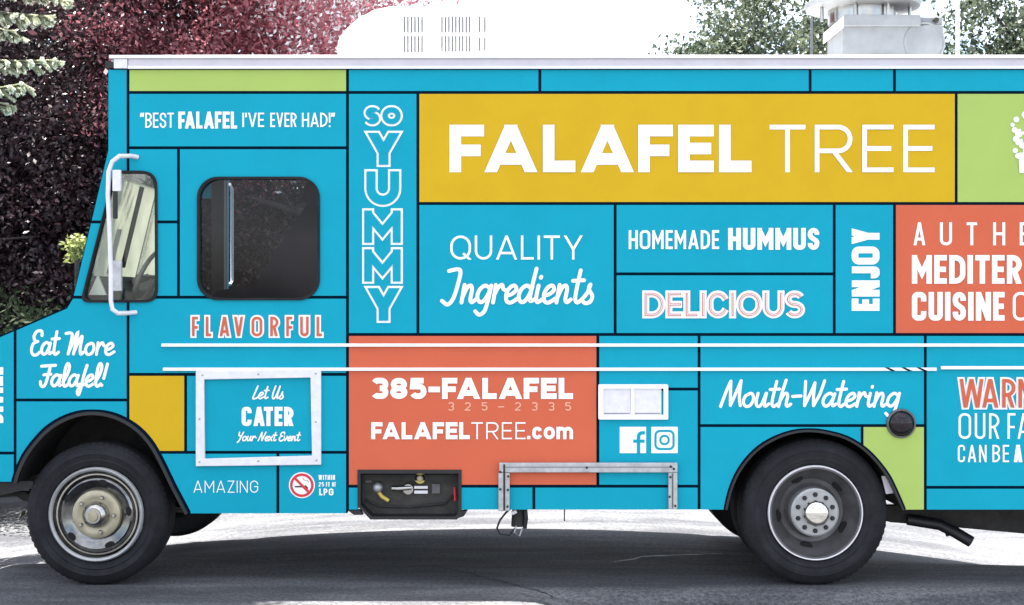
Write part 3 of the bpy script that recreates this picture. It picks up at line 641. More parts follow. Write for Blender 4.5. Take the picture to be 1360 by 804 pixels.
    if ch == 'S':
        r = min(W_/2, H_/4); k = min(W_/2, r*1.25)
        return [(arc(x1-k,y1-r,k,r,25,90)+arc(x0+k,y1-r,k,r,90,270,14)+arc(x1-k,y0+r,k,r,90,-90,14)+arc(x0+k,y0+r,k,r,-90,-155), False, False)]
    if ch == '3': r = min(W_/2, H_/4); return [(arc(x0+r,y1-r,r,r,150,90)+arc(x1-r,y1-r,r,r,90,-90,14)+[(xm,ym)], False, False), ([(xm,ym)]+arc(x1-r,y0+r,r,r,90,-90,14)+arc(x0+r,y0+r,r,r,-90,-150), False, False)]
    if ch == '8': r = H_/4; k = W_/2; return [(arc(xm,y1-r,k*.92,r,0,360,26)[:-1], True, False), (arc(xm,y0+r,k,r,0,360,26)[:-1], True, False)]
    if ch == '5': r = H_*.31; return [([(x1,y1),(x0+.1*W_,y1),(x0+.05*W_,y0+2*r)]+arc(x1-r,y0+r,r,r,90,-90,14)+arc(x0+r,y0+r,r,r,-90,-150), False, False)]
    if ch == '2': r = min(W_/2, H_*.29); return [(arc(x0+r,y1-r,r,r,160,90)+arc(x1-r,y1-r,r,r,90,-35,10)+[(x0,y0),(x1,y0)], False, False)]
    if ch == '-': return [Hh(h*.45, 0, w)]
    if ch == '.': return [([(w/2,0),(w/2,2*hw)], False, False)]
    if ch == '!': return [V_(w/2, h*.3, h), V_(w/2, 0, hw*2)]
    if ch in "'`": return [V_(w/2, h*.68, h)]
    if ch == '"': return [([(0,h*.72),(hw*.8,h)], False, False), ([(hw*2.4,h*.72),(hw*3.2,h)], False, False)]
    if ch == 'm': q = w/2; rq = (q-hw)/2; return [([(x0,0),(x0,h)], False, True), ([(x0,0)]+arc((x0+xm)/2,y1-rq,rq,rq,180,0)+[(xm,0)], False, True), ([(xm,0)]+arc((xm+x1)/2,y1-rq,rq,rq,180,0)+[(x1,0)], False, True)]
    if ch == 'f': return []
    return []
def clip(poly, x0, y0, x1, y1):
    for ax, lim, sg in ((0, x0, 1), (0, x1, -1), (1, y0, 1), (1, y1, -1)):
        out = []
        for i in range(len(poly)):
            a, b = poly[i-1], poly[i]; da, db = (a[ax]-lim)*sg, (b[ax]-lim)*sg
            if da*db < 0:
                t = da/(da-db); out.append((a[0]+(b[0]-a[0])*t, a[1]+(b[1]-a[1])*t))
            if db >= 0: out.append(b)
        poly = out
        if len(poly) < 3: return []
    return poly
def stroke(pts, hw, closed=False, rnd=False):
    P = [Vector(p) for p in pts]; Q = [P[0]]
    for p in P[1:]:
        if (p-Q[-1]).length > 1e-4: Q.append(p)
    if closed and (Q[0]-Q[-1]).length < 1e-4: Q.pop()
    P = Q; n = len(P)
    if n < 2: return []
    L = []; Rr = []
    for i in range(n):
        if closed: a, b = P[i-1], P[(i+1) % n]
        else: a, b = P[max(i-1, 0)], P[min(i+1, n-1)]
        d0 = (P[i]-a); d1 = (b-P[i])
        if d0.length < 1e-6: d0 = d1
        if d1.length < 1e-6: d1 = d0
        d0 = d0.normalized(); d1 = d1.normalized(); t = (d0+d1)
        t = t.normalized() if t.length > 1e-3 else d1
        nn = Vector((-t.y, t.x)); k = min(1/max(.35, nn.dot(Vector((-d1.y, d1.x)))), 2.2)
        L.append(P[i]+nn*hw*k); Rr.append(P[i]-nn*hw*k)
    out = []
    for i in range(n if closed else n-1):
        j = (i+1) % n; out.append([tuple(L[i]), tuple(Rr[i]), tuple(Rr[j]), tuple(L[j])])
    if rnd:
        for p in (P[0], P[-1]): out.append([(p.x+hw*math.cos(2*math.pi*q/12), p.y+hw*math.sin(2*math.pi*q/12)) for q in range(12)])
    return out
TX = [0]
def emit(layers, m, y, xf, par=truck, name='lettering', st=.0005, mod=8):
    """layers: list of stroke-lists (each a list of polygons in px, y up); every stroke 0.08 mm proud of the one before"""
    mb = MB()
    for i, polys in enumerate(layers):
        y0_ = y - st*(i % mod)
        for jj, p in enumerate(polys):
            yy = y0_ - .00001*(jj % 48)
            pts = [xf(a, b) for a, b in p]
            ar = sum(pts[q-1][0]*pts[q][1]-pts[q][0]*pts[q-1][1] for q in range(len(pts)))
            if ar < 0: pts = pts[::-1]
            mb.add([(a, yy, b) for a, b in pts], [tuple(range(len(pts)))])
    me = bpy.data.meshes.new(name); me.from_pydata(mb.v, [], mb.f); me.materials.append(M[m]); o = bpy.data.objects.new(name, me); col.objects.link(o); o.parent = par
    return o
def text(s, bx, hw, m='white', sp=None, y=-.0012, rk=1.0, rot=False, inset=None, scaleI=False, par=truck, rnd=False, cut_=0, slant=0, lab=True):
    """fit the word s in px box bx=(x0,ytop,x1,ybottom); rot: reads upwards"""
    x0, y0, x1, y1 = bx; tw, th = (x1-x0, y1-y0) if not rot else (y1-y0, x1-x0)
    if sp is None: sp = hw*1.1
    fx = {'I': 2*hw, '!': 2*hw, '.': 2*hw, "'": 2*hw, ' ': th*.35, '"': 4*hw, '`': 2*hw}
    spc = []
    for a, b in zip(s, s[1:]):
        k = sp
        if a+b in ('LA','FA','AF','AT','TA','AV','VA','LT','LY','AY','TR','WA','LO','DA','RA'): k -= {'LA': .0, 'AT': 1.3, 'TA': 1.3, 'AV': 1.5, 'VA': 1.5, 'FA': .9, 'LT': 1, 'LY': 1, 'WA': 1.5, 'RA': .4}.get(a+b, .2)*hw
        spc.append(k)
    tot = sum(GW.get(c, 0) for c in s if c not in fx); k = (tw - sum(fx[c] for c in s if c in fx) - sum(spc))/max(tot, .01)
    cx = 0; layers = []; hi = hw if inset is None else inset; d = hw-hi
    for i, ch in enumerate(s):
        wd = fx[ch] if ch in fx else GW[ch]*k
        for pts, closed, cl in glyph(ch, wd, th*(1 if ch not in 'com' else 1), hw, rk):
            polys = stroke(pts, hi, closed, rnd)
            q = []
            for p in polys:
                if not (closed or len(pts) > 30) or cl: p = clip(p, d if cl else -99, d, wd-d if cl else 9999, th-d)
                if p: q.append([(a+cx, b) for a, b in p])
            layers.append(q)
        cx += wd + (spc[i] if i < len(spc) else 0)
    if rot: xf = lambda a, b: (X(x1 - b), Z(y1 - a))
    else: xf = lambda a, b: (X(x0 + a + slant*b), Z(y1 - b))
    return emit(layers, m, y, xf, par)

text('"BEST', (187,150,231,170), 1.1, rk=.9, sp=1.6); text('FALAFEL', (237,148.5,315,171), 2.05, sp=1.5); text("I'VE", (322,150,351,169), 1.1, sp=1.6); text('EVER', (359,150,394,169), 1.1, sp=1.6); text('HAD!"', (401,150,445,169), 1.1, sp=1.6)
text('FALAFEL', (597,166,998,229), 7.7, sp=7); text('TREE', (1022,166,1241,229), 3.1, sp=13)
text('QUALITY', (598,313,774,345), 1.6, sp=5)
text('HOMEMADE', (835,306,955,331), 1.7, sp=2.6, rk=.8); text('HUMMUS', (967,303,1088,332), 3.1, sp=2.6, rk=.75)
text('ENJOY', (1131,303,1168,413), 4.5, sp=2.6, rk=.7, rot=True); text('DIVINE', (-31,488,4.5,562), 3.6, sp=2.2, rot=True, rk=.7)
text('DELICIOUS', (853,386,1069,423), 4.6, sp=0); text('DELICIOUS', (853,386,1069,423), 4.6, 'coral', sp=0, y=-.0065, inset=1.35); text('DELICIOUS', (853,386,1069,423), 4.6, 'white', sp=0, y=-.012, inset=.45)
for i, ch in enumerate('AUTHENTIC'):
    ww = 16 if ch not in 'IT' else (14 if ch == 'T' else 4); text(ch, (1213+35.3*i, 295.5, 1213+35.3*i+ww, 326), 1.9, rk=.9)
text('MEDITER', (1211,339,1357,377), 3.6, sp=3, rk=.7); text('RANEAN', (1361,339,1500,377), 3.6, sp=3, rk=.7)
text('CUISINE', (1211,388,1334,426), 3.6, sp=3, rk=.7); text('O', (1345,388,1366,426), 1.9, rk=.9)
text('385-FALAFEL', (493,502,761,530), 3.75, sp=2.6); [text(ch, (595+22.2*i, 534.5, 603+22.2*i, 545.5), .7, 'paleprint') for i, ch in enumerate('325-2335')]
text('FALAFEL', (493,561,624,583.5), 2.7, sp=2.2); text('TREE', (626,561,698,583.5), .95, sp=4.5)
text('.', (700,567,705,583.5), 2.2); text('com', (707,567,761,583.5), 2.3, sp=2.2)
text('WARNING', (1271,501,1432,544), 4.8, sp=-1, rk=.8); text('WARNING', (1271,501,1432,544), 4.8, 'coral', sp=-1, rk=.8, y=-.0065, inset=2.4)
text('OUR', (1273,549,1327,583), 1.5, sp=5, rk=.9); text('FALAFEL', (1338,549,1444,583), 1.5, sp=4)
text('CAN', (1272,591,1310,614), 1.2, sp=3.6, rk=.9); text('BE', (1318,591,1340,614), 1.2, sp=3.6); text('ADDICTIVE', (1346,591,1446,614), 2.4, sp=2.4)
text('CATER', (321,540.5,390,566), 2.7, sp=2.2, rk=.8); text('AMAZING', (257,638.5,343,654.5), .6, sp=3)
text('FLAVORFUL', (253,418.5,430,449), 4.0, sp=6, rk=.9, rnd=False); text('FLAVORFUL', (253,418.5,430,449), 4.0, 'coral', sp=6, rk=.9, y=-.0065, inset=1.7)
for ch, bx, hh in (('SO', (483,140,535,168), 6.3), ('Y', (483,174,536,222), 9.2), ('U', (484,225,533,275), 8.8), ('M', (481,277,535,325.5), 8.0), ('M', (481,328.5,535,377), 8.0), ('Y', (483,380,536,429), 9.2)):
    text(ch, bx, hh, sp=-1.0 if ch == 'SO' else None); text(ch, bx, hh, 'cyan', sp=-1.0 if ch == 'SO' else None, y=-.0065, inset=hh-2.8)
text('WITHIN', (423,631,445,637.5), .7, sp=1); text('LPG', (424,649,443,658), .95, sp=1.6, rk=.8)
text('25', (423,640.5,430.5,646.5), .6, sp=1); text('FT', (433,640.5,438,646.5), .6, sp=1); text('OF', (441,640.5,446,646.5), .6, sp=.8)

# script hand lettering
_bowl = [(.36,.40),(.22,.5),(.08,.38),(.04,.17),(.12,.02),(.23,.05),(.33,.25),(.38,.48)]
_hump = [(.06,.12),(.15,.42),(.25,.5),(.30,.38),(.29,.1),(.34,.01),(.44,.09)]
SC = {
 'a': (.43, [_bowl, [(.38,.48),(.34,.2),(.37,.03),(.47,.09)]]),
 'e': (.36, [[(.05,.2),(.2,.25),(.31,.38),(.24,.5),(.12,.43),(.05,.24),(.09,.04),(.21,.0),(.38,.12)]]),
 't': (.30, [[(.17,.95),(.13,.4),(.13,.1),(.2,.0),(.32,.1)], [(.0,.64),(.3,.66)]]),
 'o': (.40, [[(.22,.5),(.07,.4),(.03,.18),(.12,.01),(.26,.04),(.34,.25),(.29,.46),(.2,.5)]]),
 'r': (.34, [[(.07,.52),(.07,.25),(.06,.0)], [(.06,.2),(.14,.43),(.24,.52),(.29,.40),(.38,.36)]]),
 'l': (.28, [[(.03,.1),(.2,.5),(.25,.85),(.17,1.0),(.1,.82),(.08,.3),(.12,.04),(.2,.0),(.3,.1)]]),
 'f': (.24, [[(.24,.92),(.17,.5),(.1,-.2),(.05,-.38),(-.01,-.25),(.06,-.04),(.24,.08)]]),
 'F': (.42, [[(-.04,.88),(.2,.9),(.52,.92)], [(.32,.9),(.28,.5),(.22,.1),(.13,-.02),(.04,.04),(.0,.2)], [(.1,.5),(.38,.53)]]),
 'n': (.43, [[(.08,.52),(.06,.0)], _hump]),
 'g': (.43, [_bowl, [(.38,.5),(.35,.1),(.29,-.25),(.16,-.36),(.04,-.26)]]),
 'd': (.45, [_bowl, [(.42,1.0),(.36,.4),(.36,.06),(.47,.09)]]),
 'i': (.22, [[(.09,.5),(.07,.15),(.12,.01),(.25,.1)], [(.12,.73),(.13,.76)]]),
 's': (.30, [[(.02,.1),(.14,.3),(.19,.53)], [(.17,.5),(.17,.38),(.28,.2),(.25,.03),(.12,-.02),(.02,.06)]]),
 'u': (.43, [[(.06,.5),(.04,.18),(.10,.01),(.22,.07),(.32,.5)], [(.33,.5),(.31,.15),(.35,.01),(.46,.1)]]),
 'h': (.43, [[(.17,1.0),(.10,.5),(.06,.0)], _hump]),
 'v': (.34, [[(.03,.5),(.08,.2),(.12,.01),(.24,.25),(.3,.5)]]),
 'x': (.34, [[(.03,.5),(.16,.25),(.3,.0)], [(.3,.5),(.16,.25),(.02,.0)]]),
 'M': (.68, [[(.0,.0),(.09,.5),(.2,.96)], [(.2,.96),(.25,.5),(.31,.04)], [(.31,.04),(.42,.5),(.53,.98)], [(.53,.98),(.55,.4),(.63,.03)]]),
 'm': (.74, [[(-.04,.93),(.12,.95),(.2,.85),(.17,.4),(.13,.02)], [(.14,.1),(.28,.6),(.4,.97),(.36,.4),(.33,.02)], [(.34,.1),(.46,.55),(.58,.8),(.56,.3),(.6,.02),(.70,.1)]]),
 'W': (.66, [[(.03,.95),(.08,.45),(.12,.03)], [(.12,.03),(.25,.5),(.34,.9)], [(.34,.9),(.36,.4),(.41,.03)], [(.41,.03),(.56,.5),(.64,.98)]]),
 'E': (.42, [[(.42,.78),(.38,.97),(.2,.96),(.09,.75),(.16,.57),(.27,.54)], [(.27,.54),(.1,.45),(.04,.2),(.12,.0),(.26,-.02),(.4,.1)]]),
 'I': (.48, [[(.08,.93),(.3,.98),(.4,.9),(.37,.5),(.3,.12),(.17,-.06),(.0,.05)]]),
 'L': (.36, [[(.22,1.0),(.12,.5),(.04,.02),(.2,.0),(.36,.1)]]), 'U': (.5, [[(.14,1.0),(.06,.4),(.1,.02),(.24,.06),(.36,.5),(.44,1.0)], [(.44,1.0),(.38,.3),(.4,.02),(.48,.08)]]),
 'Y': (.44, [[(.06,.98),(.08,.6),(.22,.55)], [(.42,.98),(.3,.5),(.16,-.02),(.06,-.2)]]), 'N': (.56, [[(.02,.0),(.12,.5),(.2,.96)], [(.2,.96),(.26,.5),(.34,.02)], [(.34,.02),(.44,.5),(.54,.98)]]),
 '!': (.2, [[(.18,.98),(.11,.34)], [(.07,.03),(.075,.04)]]), '-': (.34, [[(.03,.38),(.3,.4)]]), ' ': (.26, []),
}
def smooth(pts, n=6):
    if len(pts) < 3: return pts
    P = [pts[0]] + list(pts) + [pts[-1]]; out = []
    for i in range(1, len(P)-2):
        p0, p1, p2, p3 = P[i-1], P[i], P[i+1], P[i+2]
        for j in range(n):
            t = j/n; out.append(tuple(.5*((2*p1[k]) + (-p0[k]+p2[k])*t + (2*p0[k]-5*p1[k]+4*p2[k]-p3[k])*t*t + (-p0[k]+3*p1[k]-3*p2[k]+p3[k])*t**3) for k in (0, 1)))
    out.append(tuple(pts[-1])); return out
def script(s, x0, x1, top, base, hw, slant=.12, m='white'):
    H_ = base-top; tot = sum(SC[c][0] for c in s); k = (x1-x0-slant*H_*.6-hw)/tot; cx = 0; layers = []
    for ch in s:
        for p in SC[ch][1]:
            q = smooth([(cx+a*k, b*H_) for a, b in p]); q = [(a+slant*b, b) for a, b in q]
            layers.append(stroke(q, hw, False, True))
        cx += SC[ch][0]*k
    return emit(layers, m, -.0012, lambda a, b: (X(x0+hw+a), Z(base-b)))
script('Eat', 38, 79, 439, 471, 1.95, .1); script('more', 84, 153, 441, 471, 1.95, .12); script('Falafel!', 51, 142, 483, 513, 2.0, .14)
script('Ingredients', 584, 790, 357, 402, 2.55, .14); script('Mouth-Watering', 955, 1197, 505, 540, 2.0, .16)
script('Let Us', 334, 378, 513, 529.5, 1.05, .2); script('Your Next Event', 314, 399, 574, 585.5, .9, .22)

# social icons, no smoking sign, tree emblem
def icon_poly(pts, m, y, par=truck, name='emblem'): return MB().pprism(pts, y, y+.0006).build(name, M[m], par)
fbk = icon_poly([(823,567),(858,567),(858,602),(823,602)], 'white', -.002, name='social_badge')
emit([stroke([(848,602),(848,580)]+[(848+5-5*math.cos(R(a)), 580-5*math.sin(R(a))) for a in range(0,100,15)]+[(856.5,575)], 2.3), stroke([(841,586),(856,586)], 2.1)], 'cyan', -.0032, lambda a, b: (X(a), Z(b)), fbk, 'badge_letter')
ig = icon_poly([(865,567),(900,567),(900,602),(865,602)], 'white', -.002, name='social_badge')
emit([stroke(rr(870.5,572.5,894.5,596.5,6), 1.5, True), stroke(arc(882.5,584.5,5.6,5.6,0,360,26)[:-1], 1.4, True), stroke([(888.5,578.2),(889.6,578.2)], .8)], 'cyan', -.0032, lambda a, b: (X(a), Z(b)), ig, 'badge_camera')
ns = MB().lathe([(17.3/S, 0), (17.3/S, .0006)], (X(401), -.0022, Z(644.5)), 40).build('no_smoking_sign', M['white'], truck)
emit([stroke(arc(401,644.5,14,14,0,360,32)[:-1], 1.7, True), stroke([(391,634.5),(411,654.5)], 1.7)], 'red', -.0044, lambda a, b: (X(a), Z(b)), ns, 'prohibition_ring')
emit([stroke([(391.5,646.5),(404,646.5)], 1.0), stroke([(405,645),(409,649)], 1.1)], 'black', -.0034, lambda a, b: (X(a), Z(b)), ns, 'cigarette')
emit([stroke(smooth([(402,635),(405,638),(408,638),(410,641)]), .4)], 'graphite', -.0034, lambda a, b: (X(a), Z(b)), ns, 'smoke')
lay = []
for i in range(150):
    a = random.uniform(0, 2*math.pi); q = random.uniform(.2, 1)**.6; cx, cy = 1392+52*q*math.cos(a), 180+44*q*math.sin(a)
    if cy > 208 and abs(cx-1392) < 26: continue
    r_ = random.uniform(2.2, 4.8); lay.append([[(cx+r_*math.cos(2*math.pi*j/10), cy+r_*math.sin(2*math.pi*j/10)) for j in range(10)]])
lay.append(stroke([(1354,205),(1360,222),(1376,236),(1392,248)], 3.4)); lay.append(stroke([(1430,205),(1424,222),(1408,236),(1392,248)], 3.4)); lay.append(stroke([(1392,190),(1392,258)], 4)); lay.append(stroke([(1356,203),(1357,230)], 3.6))
emit(lay, 'white', -.0012, lambda a, b: (X(a), Z(b)), truck, 'tree_emblem', .00003, 400)

# ------------------------------------------------------------------ vegetation
def leaves(name, C, N, m, parent, size, spread, flat=.6, tone=None, asp=.5):
    """C: (k,3) clump centres; N leaves in all"""
    k = len(C); idx = rng.integers(0, k, N); P = C[idx] + rng.normal(0, 1, (N, 3))*spread*np.array([1, 1, flat])
    d = rng.normal(0, 1, (N, 3)); d /= np.linalg.norm(d, axis=1)[:, None]; u = rng.normal(0, 1, (N, 3)); u -= (u*d).sum(1)[:, None]*d; u /= np.linalg.norm(u, axis=1)[:, None]
    sz = size*rng.uniform(.5, 1.25, N)[:, None]
    V = np.stack([P, P+d*sz*.5+u*sz*asp*.5, P+d*sz, P+d*sz*.5-u*sz*asp*.5], 1).reshape(-1, 3)
    me = bpy.data.meshes.new(name); me.vertices.add(4*N); me.loops.add(4*N); me.polygons.add(N)
    me.vertices.foreach_set('co', V.astype(np.float32).ravel()); me.loops.foreach_set('vertex_index', np.arange(4*N, dtype=np.int32))
    me.polygons.foreach_set('loop_start', np.arange(0, 4*N, 4, dtype=np.int32)); me.update(calc_edges=True)
    tn = (rng.uniform(0, 1, k)[idx]*.5 + rng.uniform(0, 1, N)*.5) if tone is None else np.clip(tone[idx] + rng.normal(0, .16, N), 0, 1)
    at_ = me.attributes.new('tone', 'FLOAT', 'FACE'); at_.data.foreach_set('value', tn.astype(np.float32))
    me.materials.append(m); o = bpy.data.objects.new(name, me); col.objects.link(o); o.parent = parent; return o
def ellip(n, c, r, hollow=.0, lump=.25):
    d = rng.normal(0, 1, (n, 3)); d /= np.linalg.norm(d, axis=1)[:, None]; q = (hollow + (1-hollow)*rng.uniform(0, 1, n)**(1/2.2))[:, None]
    l = 1 + lump*np.sin(3.1*d[:, :1]*2+1)*np.cos(2.7*d[:, 2:]*2)
    return np.array(c) + d*q*l*np.array(r)
def trunk(base, top, r0, r1, parent, limbs, reach, name='trunk', lr=.35):
    mb = MB(); b = Vector(base); t = Vector(top); n = 8; pts = []
    for i in range(n+1): pts.append(b.lerp(t, i/n) + Vector((random.uniform(-.05,.05), random.uniform(-.05,.05), 0))*(1 if i else 0))
    mb.tube(pts, 0, 10, rs=[r0+(r1-r0)*i/n for i in range(n+1)])
    for i in range(limbs):
        s = pts[random.randint(3, n)]; q = 2*math.pi*i/limbs + random.uniform(-.3,.3); L_ = reach*random.uniform(.6,1)
        e = s + Vector((math.cos(q)*L_, math.sin(q)*L_, L_*random.uniform(.3,.9))); mid = s.lerp(e, .5) + Vector((0,0,.12*L_))
        mb.tube([s, s.lerp(mid,.5), mid, mid.lerp(e,.5), e], 0, 6, rs=[r1*lr*2, r1*lr*1.7, r1*lr*1.3, r1*lr, r1*lr*.3])
        for j in range(3):
            f_ = mid.lerp(e, random.uniform(0,.8)); g_ = f_ + Vector((random.uniform(-1,1), random.uniform(-1,1), random.uniform(0,1)))*reach*.4
            mb.tube([f_, f_.lerp(g_,.5)+Vector((0,0,.05)), g_], 0, 5, rs=[r1*lr*.6, r1*lr*.4, r1*lr*.15])
    return mb.build(name, M['bark'], parent, smooth=60)
M['plum'] = leafmat('plum_leaf', [(.014,.010,.012), (.024,.016,.019), (.036,.020,.026), (.07,.034,.042)], .2, .4)
M['redplum'] = leafmat('red_plum_leaf', [(.05,.018,.028), (.24, .036, .06), (.52, .08, .12), (.66, .24, .28)], .45, .4)
M['green'] = leafmat('green_leaf', [(.018,.036,.022), (.042,.07,.038), (.085,.12,.065), (.17,.20,.13)], .35, .4)
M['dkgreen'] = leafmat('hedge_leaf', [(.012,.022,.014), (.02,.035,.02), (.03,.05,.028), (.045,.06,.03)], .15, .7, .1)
M['yellowgreen'] = leafmat('young_leaf', [(.16,.2,.05), (.3,.34,.1), (.45,.48,.2)], .5, .5)
M['spruce'] = leafmat('spruce_needle', [(.26,.30,.2), (.42,.46,.32), (.6,.62,.45), (.72,.73,.56)], .35, .5)

t1 = thing('plum_tree', 'tall dark purple-leaved tree filling the background left of the cab', 'tree', loc=(0,0,0))
trunk((-5.6,7.0,0), (-5.3,7.0,3.4), .26, .12, t1, 9, 2.2)
c1 = np.concatenate([ellip(420, (-5.6,7.2,4.6), (2.9,2.0,3.3), .25), ellip(200, (-5.4,6.6,2.6), (2.2,1.4,1.4), .1), ellip(190, (-8.2,7.4,3.9), (2.2,2,3.4), .2), ellip(130, (-3.2,7.0,2.5), (1.5,1.0,1.0), .1)])
leaves('crown', c1, 190000, M['plum'], t1, .062, .24)
leaves('inner_foliage', c1 + np.array([0,.9,0]), 100000, M['plum'], t1, .095, .28)
t2 = thing('plum_tree', 'sunlit red-leaved tree showing above the front half of the roof', 'tree')
trunk((-1.0,6.8,0), (-2.0,6.4,3.4), .2, .1, t2, 8, 1.8)
c2 = np.concatenate([ellip(260, (-2.85,6.2,4.65), (1.55,1.3,1.75), .2), ellip(70, (-1.9,6.3,5.75), (1.35,1.0,.65), .2), ellip(50, (-3.0,6.1,3.7), (1.3,1.0,.8), .2)])
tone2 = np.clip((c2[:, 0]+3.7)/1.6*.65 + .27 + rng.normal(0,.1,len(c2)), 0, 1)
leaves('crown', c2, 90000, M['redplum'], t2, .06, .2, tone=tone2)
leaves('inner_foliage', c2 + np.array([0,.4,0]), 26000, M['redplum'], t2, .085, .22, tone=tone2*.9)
# dark evergreen wall behind
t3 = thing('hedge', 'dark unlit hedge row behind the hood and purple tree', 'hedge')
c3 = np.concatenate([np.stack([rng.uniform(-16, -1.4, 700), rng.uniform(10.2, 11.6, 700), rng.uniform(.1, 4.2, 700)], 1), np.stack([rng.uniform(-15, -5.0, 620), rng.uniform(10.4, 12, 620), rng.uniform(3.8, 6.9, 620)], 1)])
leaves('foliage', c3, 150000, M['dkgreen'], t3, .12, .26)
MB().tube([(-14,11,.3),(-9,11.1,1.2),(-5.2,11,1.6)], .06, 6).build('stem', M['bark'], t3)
t5 = thing('shrub', 'low dark green shrub standing behind the truck hood', 'shrub')
leaves('foliage', np.concatenate([ellip(120, (-5.5,4.4,.85), (1.7,.8,.95), 0), ellip(50, (-3.6,4.6,.7), (.6,.6,.8), 0)]), 22000, M['dkgreen'], t5, .07, .15)
MB().tube([(-5.4,4.4,0),(-5.4,4.4,.9)], .05, 6).build('stem', M['bark'], t5)
px = at(99, 332, 3.3)
t6 = thing('shrub', 'small yellow-green sunlit shrub seen just ahead of the windscreen', 'shrub')
leaves('foliage', ellip(26, (px[0]+.02, 3.3, px[2]), (.05,.06,.11), 0), 500, M['yellowgreen'], t6, .05, .035)
MB().tube([(px[0]+.02,3.3,0),(px[0]+.02,3.3,px[2])], .02, 6).build('stem', M['bark'], t6)
# right trees
def rtree(cx, cy, cz, rad, n, N, lab, seed):
    t = thing('green_tree', lab, 'tree', 'green trees beyond the truck roof'); trunk((cx,cy,0), (cx+.2,cy,cz), .2, .08, t, 10, rad[0]*.8)
    leaves('crown', ellip(n, (cx,cy,cz), rad, .15, .35), int(N*1.15), M['green'], t, .10, .19); return t
rtree(3.75, 12.5, 4.9, (1.25,1.2,1.7), 130, 17000, 'grey-green tree rising behind the left side of the roof fan', 1)
rtree(5.3, 13.2, 5.0, (1.1,1.2,1.9), 120, 15000, 'green tree directly behind the roof exhaust fan', 2)
rtree(7.6, 12.8, 5.0, (1.45,1.3,1.9), 150, 19000, 'silvery green tree to the right of the slim white pole', 3)
# spruce with pale tips, standing left of the frame, branches reaching in
t4 = thing('spruce_tree', 'pale green spruce whose bright branch tips hang into the upper left corner', 'tree')
sy = 2.6
bp_ = at(-230, 780, sy); MB().tube([(bp_[0],sy,0),(bp_[0],sy,3),(bp_[0]+.05,sy,8)], .2, 10, rs=[.22,.16,.05]).build('trunk', M['bark'], t4, smooth=60)
def needles(path_pts, mbv, dens=1.0, ln=.035, rad=.012):
    pass
tw = []        # twig segments
def finger(s, d, L_):
    s = Vector(s); d = Vector(d).normalized(); e = s + d*L_ + Vector((0,0,-.25*L_*L_/.2)); tw.append((s, e))
def branch(p0, p1, sag, nf, fl):
    p0 = Vector(p0); p1 = Vector(p1); ax = (p1-p0).normalized(); sidev = ax.cross(Vector((0,0,1))).normalized(); prev = p0; pts = []
    for i in range(nf+1):
        t = i/nf; p = p0.lerp(p1, t) + Vector((0,0,-sag*math.sin(math.pi*t*.9))); pts.append(p)
        if i: tw.append((prev, p))
        prev = p
        if t > .05:
            for sgn in (-1, 1):
                for rep in range(3):
                    L_ = fl*(1.25-t*.8)*random.uniform(.6, 1.1); d = ax*random.uniform(.5,1.0) + sidev*sgn*random.uniform(.3,1.0) + Vector((0,0,random.uniform(-1.1,.35)))
                    finger(p, d, L_)
    return pts
bt = MB()
def PT(px_, py_, y): return at(px_, py_, y)
specs = [((-130,60,2.6),(72,78,2.2),.06,13,.17), ((-140,120,2.6),(30,110,2.1),.05,11,.2), ((-120,0,2.6),(62,22,2.3),.02,12,.17), ((-120,-60,2.6),(85,0,2.4),.03,13,.15),
         ((-150,90,2.9),(10,140,2.3),.03,9,.17), ((-130,-20,2.9),(22,46,2.5),.03,10,.16), ((-150,150,2.7),(-20,170,2.3),.03,9,.2), ((-150,-120,2.8),(40,-60,2.4),.02,10,.2)]
for a, b, sg, nf, fl in specs:
    pts = branch(PT(*a), PT(*b), sg, nf, fl); q0 = Vector((bp_[0], sy, pts[0].z+.1)); bt.tube([q0] + pts, 0, 6, rs=[.03]+[.02-.015*i/len(pts) for i in range(len(pts))])
bt.build('branches', M['bark'], t4, smooth=60)
# added overhang above the frame, unseen, placed to shadow the ground at left
ovh = ellip(150, (-4.1,.25,6.1), (1.35,.5,.7), 0)
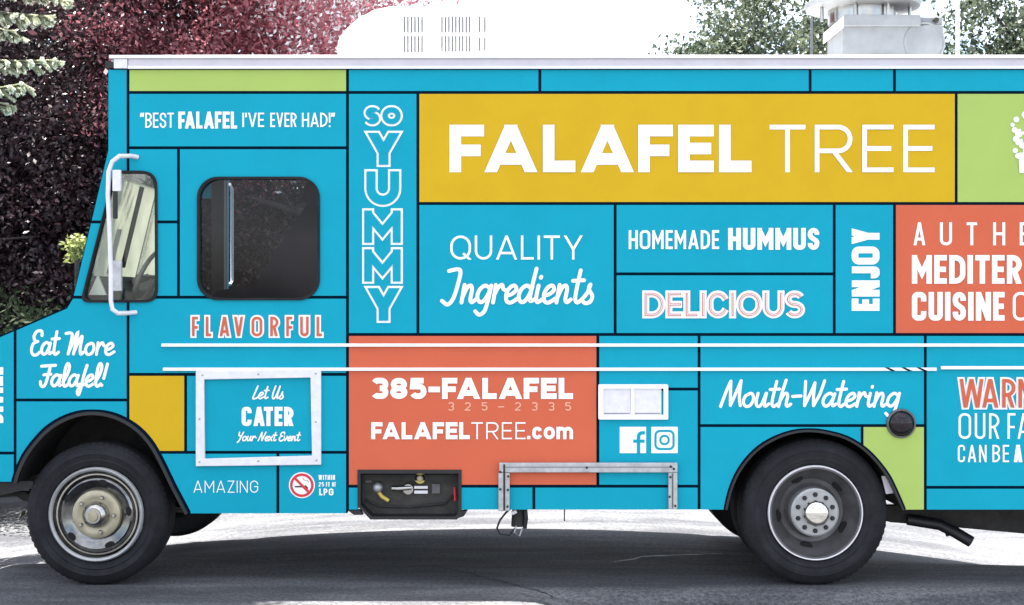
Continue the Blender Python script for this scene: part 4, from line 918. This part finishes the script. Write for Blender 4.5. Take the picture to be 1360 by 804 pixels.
# needles around every twig
sg0 = np.array([list(a) for a, b in tw]); sg1 = np.array([list(b) for a, b in tw]); ln = np.linalg.norm(sg1-sg0, axis=1); cnt = np.maximum(20, (ln*3600).astype(int))
idx = np.repeat(np.arange(len(tw)), cnt); N = len(idx); tt = rng.uniform(0,1,N)[:, None]; base = sg0[idx]*(1-tt)+sg1[idx]*tt
ax = (sg1-sg0)/ln[:, None]; ax = ax[idx]; rd = rng.normal(0,1,(N,3)); rd -= (rd*ax).sum(1)[:, None]*ax; rd /= np.linalg.norm(rd,axis=1)[:, None]
dn = ax*.8+rd*.75; dn /= np.linalg.norm(dn,axis=1)[:, None]; wv = np.cross(dn, rd); wv /= np.linalg.norm(wv,axis=1)[:, None]
L_ = (.022*rng.uniform(.7,1.2,N))[:, None]; V = np.stack([base-wv*.0026, base+wv*.0026, base+dn*L_+wv*.0014, base+dn*L_-wv*.0014], 1).reshape(-1,3)
me = bpy.data.meshes.new('needles'); me.vertices.add(4*N); me.loops.add(4*N); me.polygons.add(N)
me.vertices.foreach_set('co', V.astype(np.float32).ravel()); me.loops.foreach_set('vertex_index', np.arange(4*N, dtype=np.int32)); me.polygons.foreach_set('loop_start', np.arange(0,4*N,4,dtype=np.int32)); me.update(calc_edges=True)
at_ = me.attributes.new('tone', 'FLOAT', 'FACE'); at_.data.foreach_set('value', np.clip(tt[:,0]*.8+rng.normal(0,.15,N)+.15,0,1).astype(np.float32)); me.materials.append(M['spruce'])
o = bpy.data.objects.new('needles', me); col.objects.link(o); o.parent = t4
leaves('crown', np.concatenate([ovh, ellip(60, (-4.9,.7,6.6), (.8,.5,.8), .2)]), 42000, M['spruce'], t4, .09, .15)  # unseen foliage added overhead to cast shadow on the left foreground
MB().tube([(bp_[0],sy,5.2),(-4.6,1.3,5.9),(-3.6,.2,6.0)], 0, 8, rs=[.07,.05,.02]).build('shadow_bough', M['bark'], t4, smooth=60)  # limb added to carry the unseen shadow-casting foliage
print('needles', N)
# slim pole behind the roof
p0 = at(1272, 402, 5.0)
pl = MB().tube([(p0[0], 5.0, 0), (p0[0], 5.0, 5.6)], .02, 12).build('pole', M['wpaint'], None, smooth=50); tag(pl, 'slim white pole rising behind the roof right of the exhaust fan', 'pole')
p0 = at(1078, 402, 9.0)
pl = MB().tube([(p0[0], 9.0, 0), (p0[0], 9.0, 6.4)], .014, 12).build('pole', M['graphite'], None, smooth=50); tag(pl, 'faint thin pole in front of the tree left of the exhaust fan', 'pole')
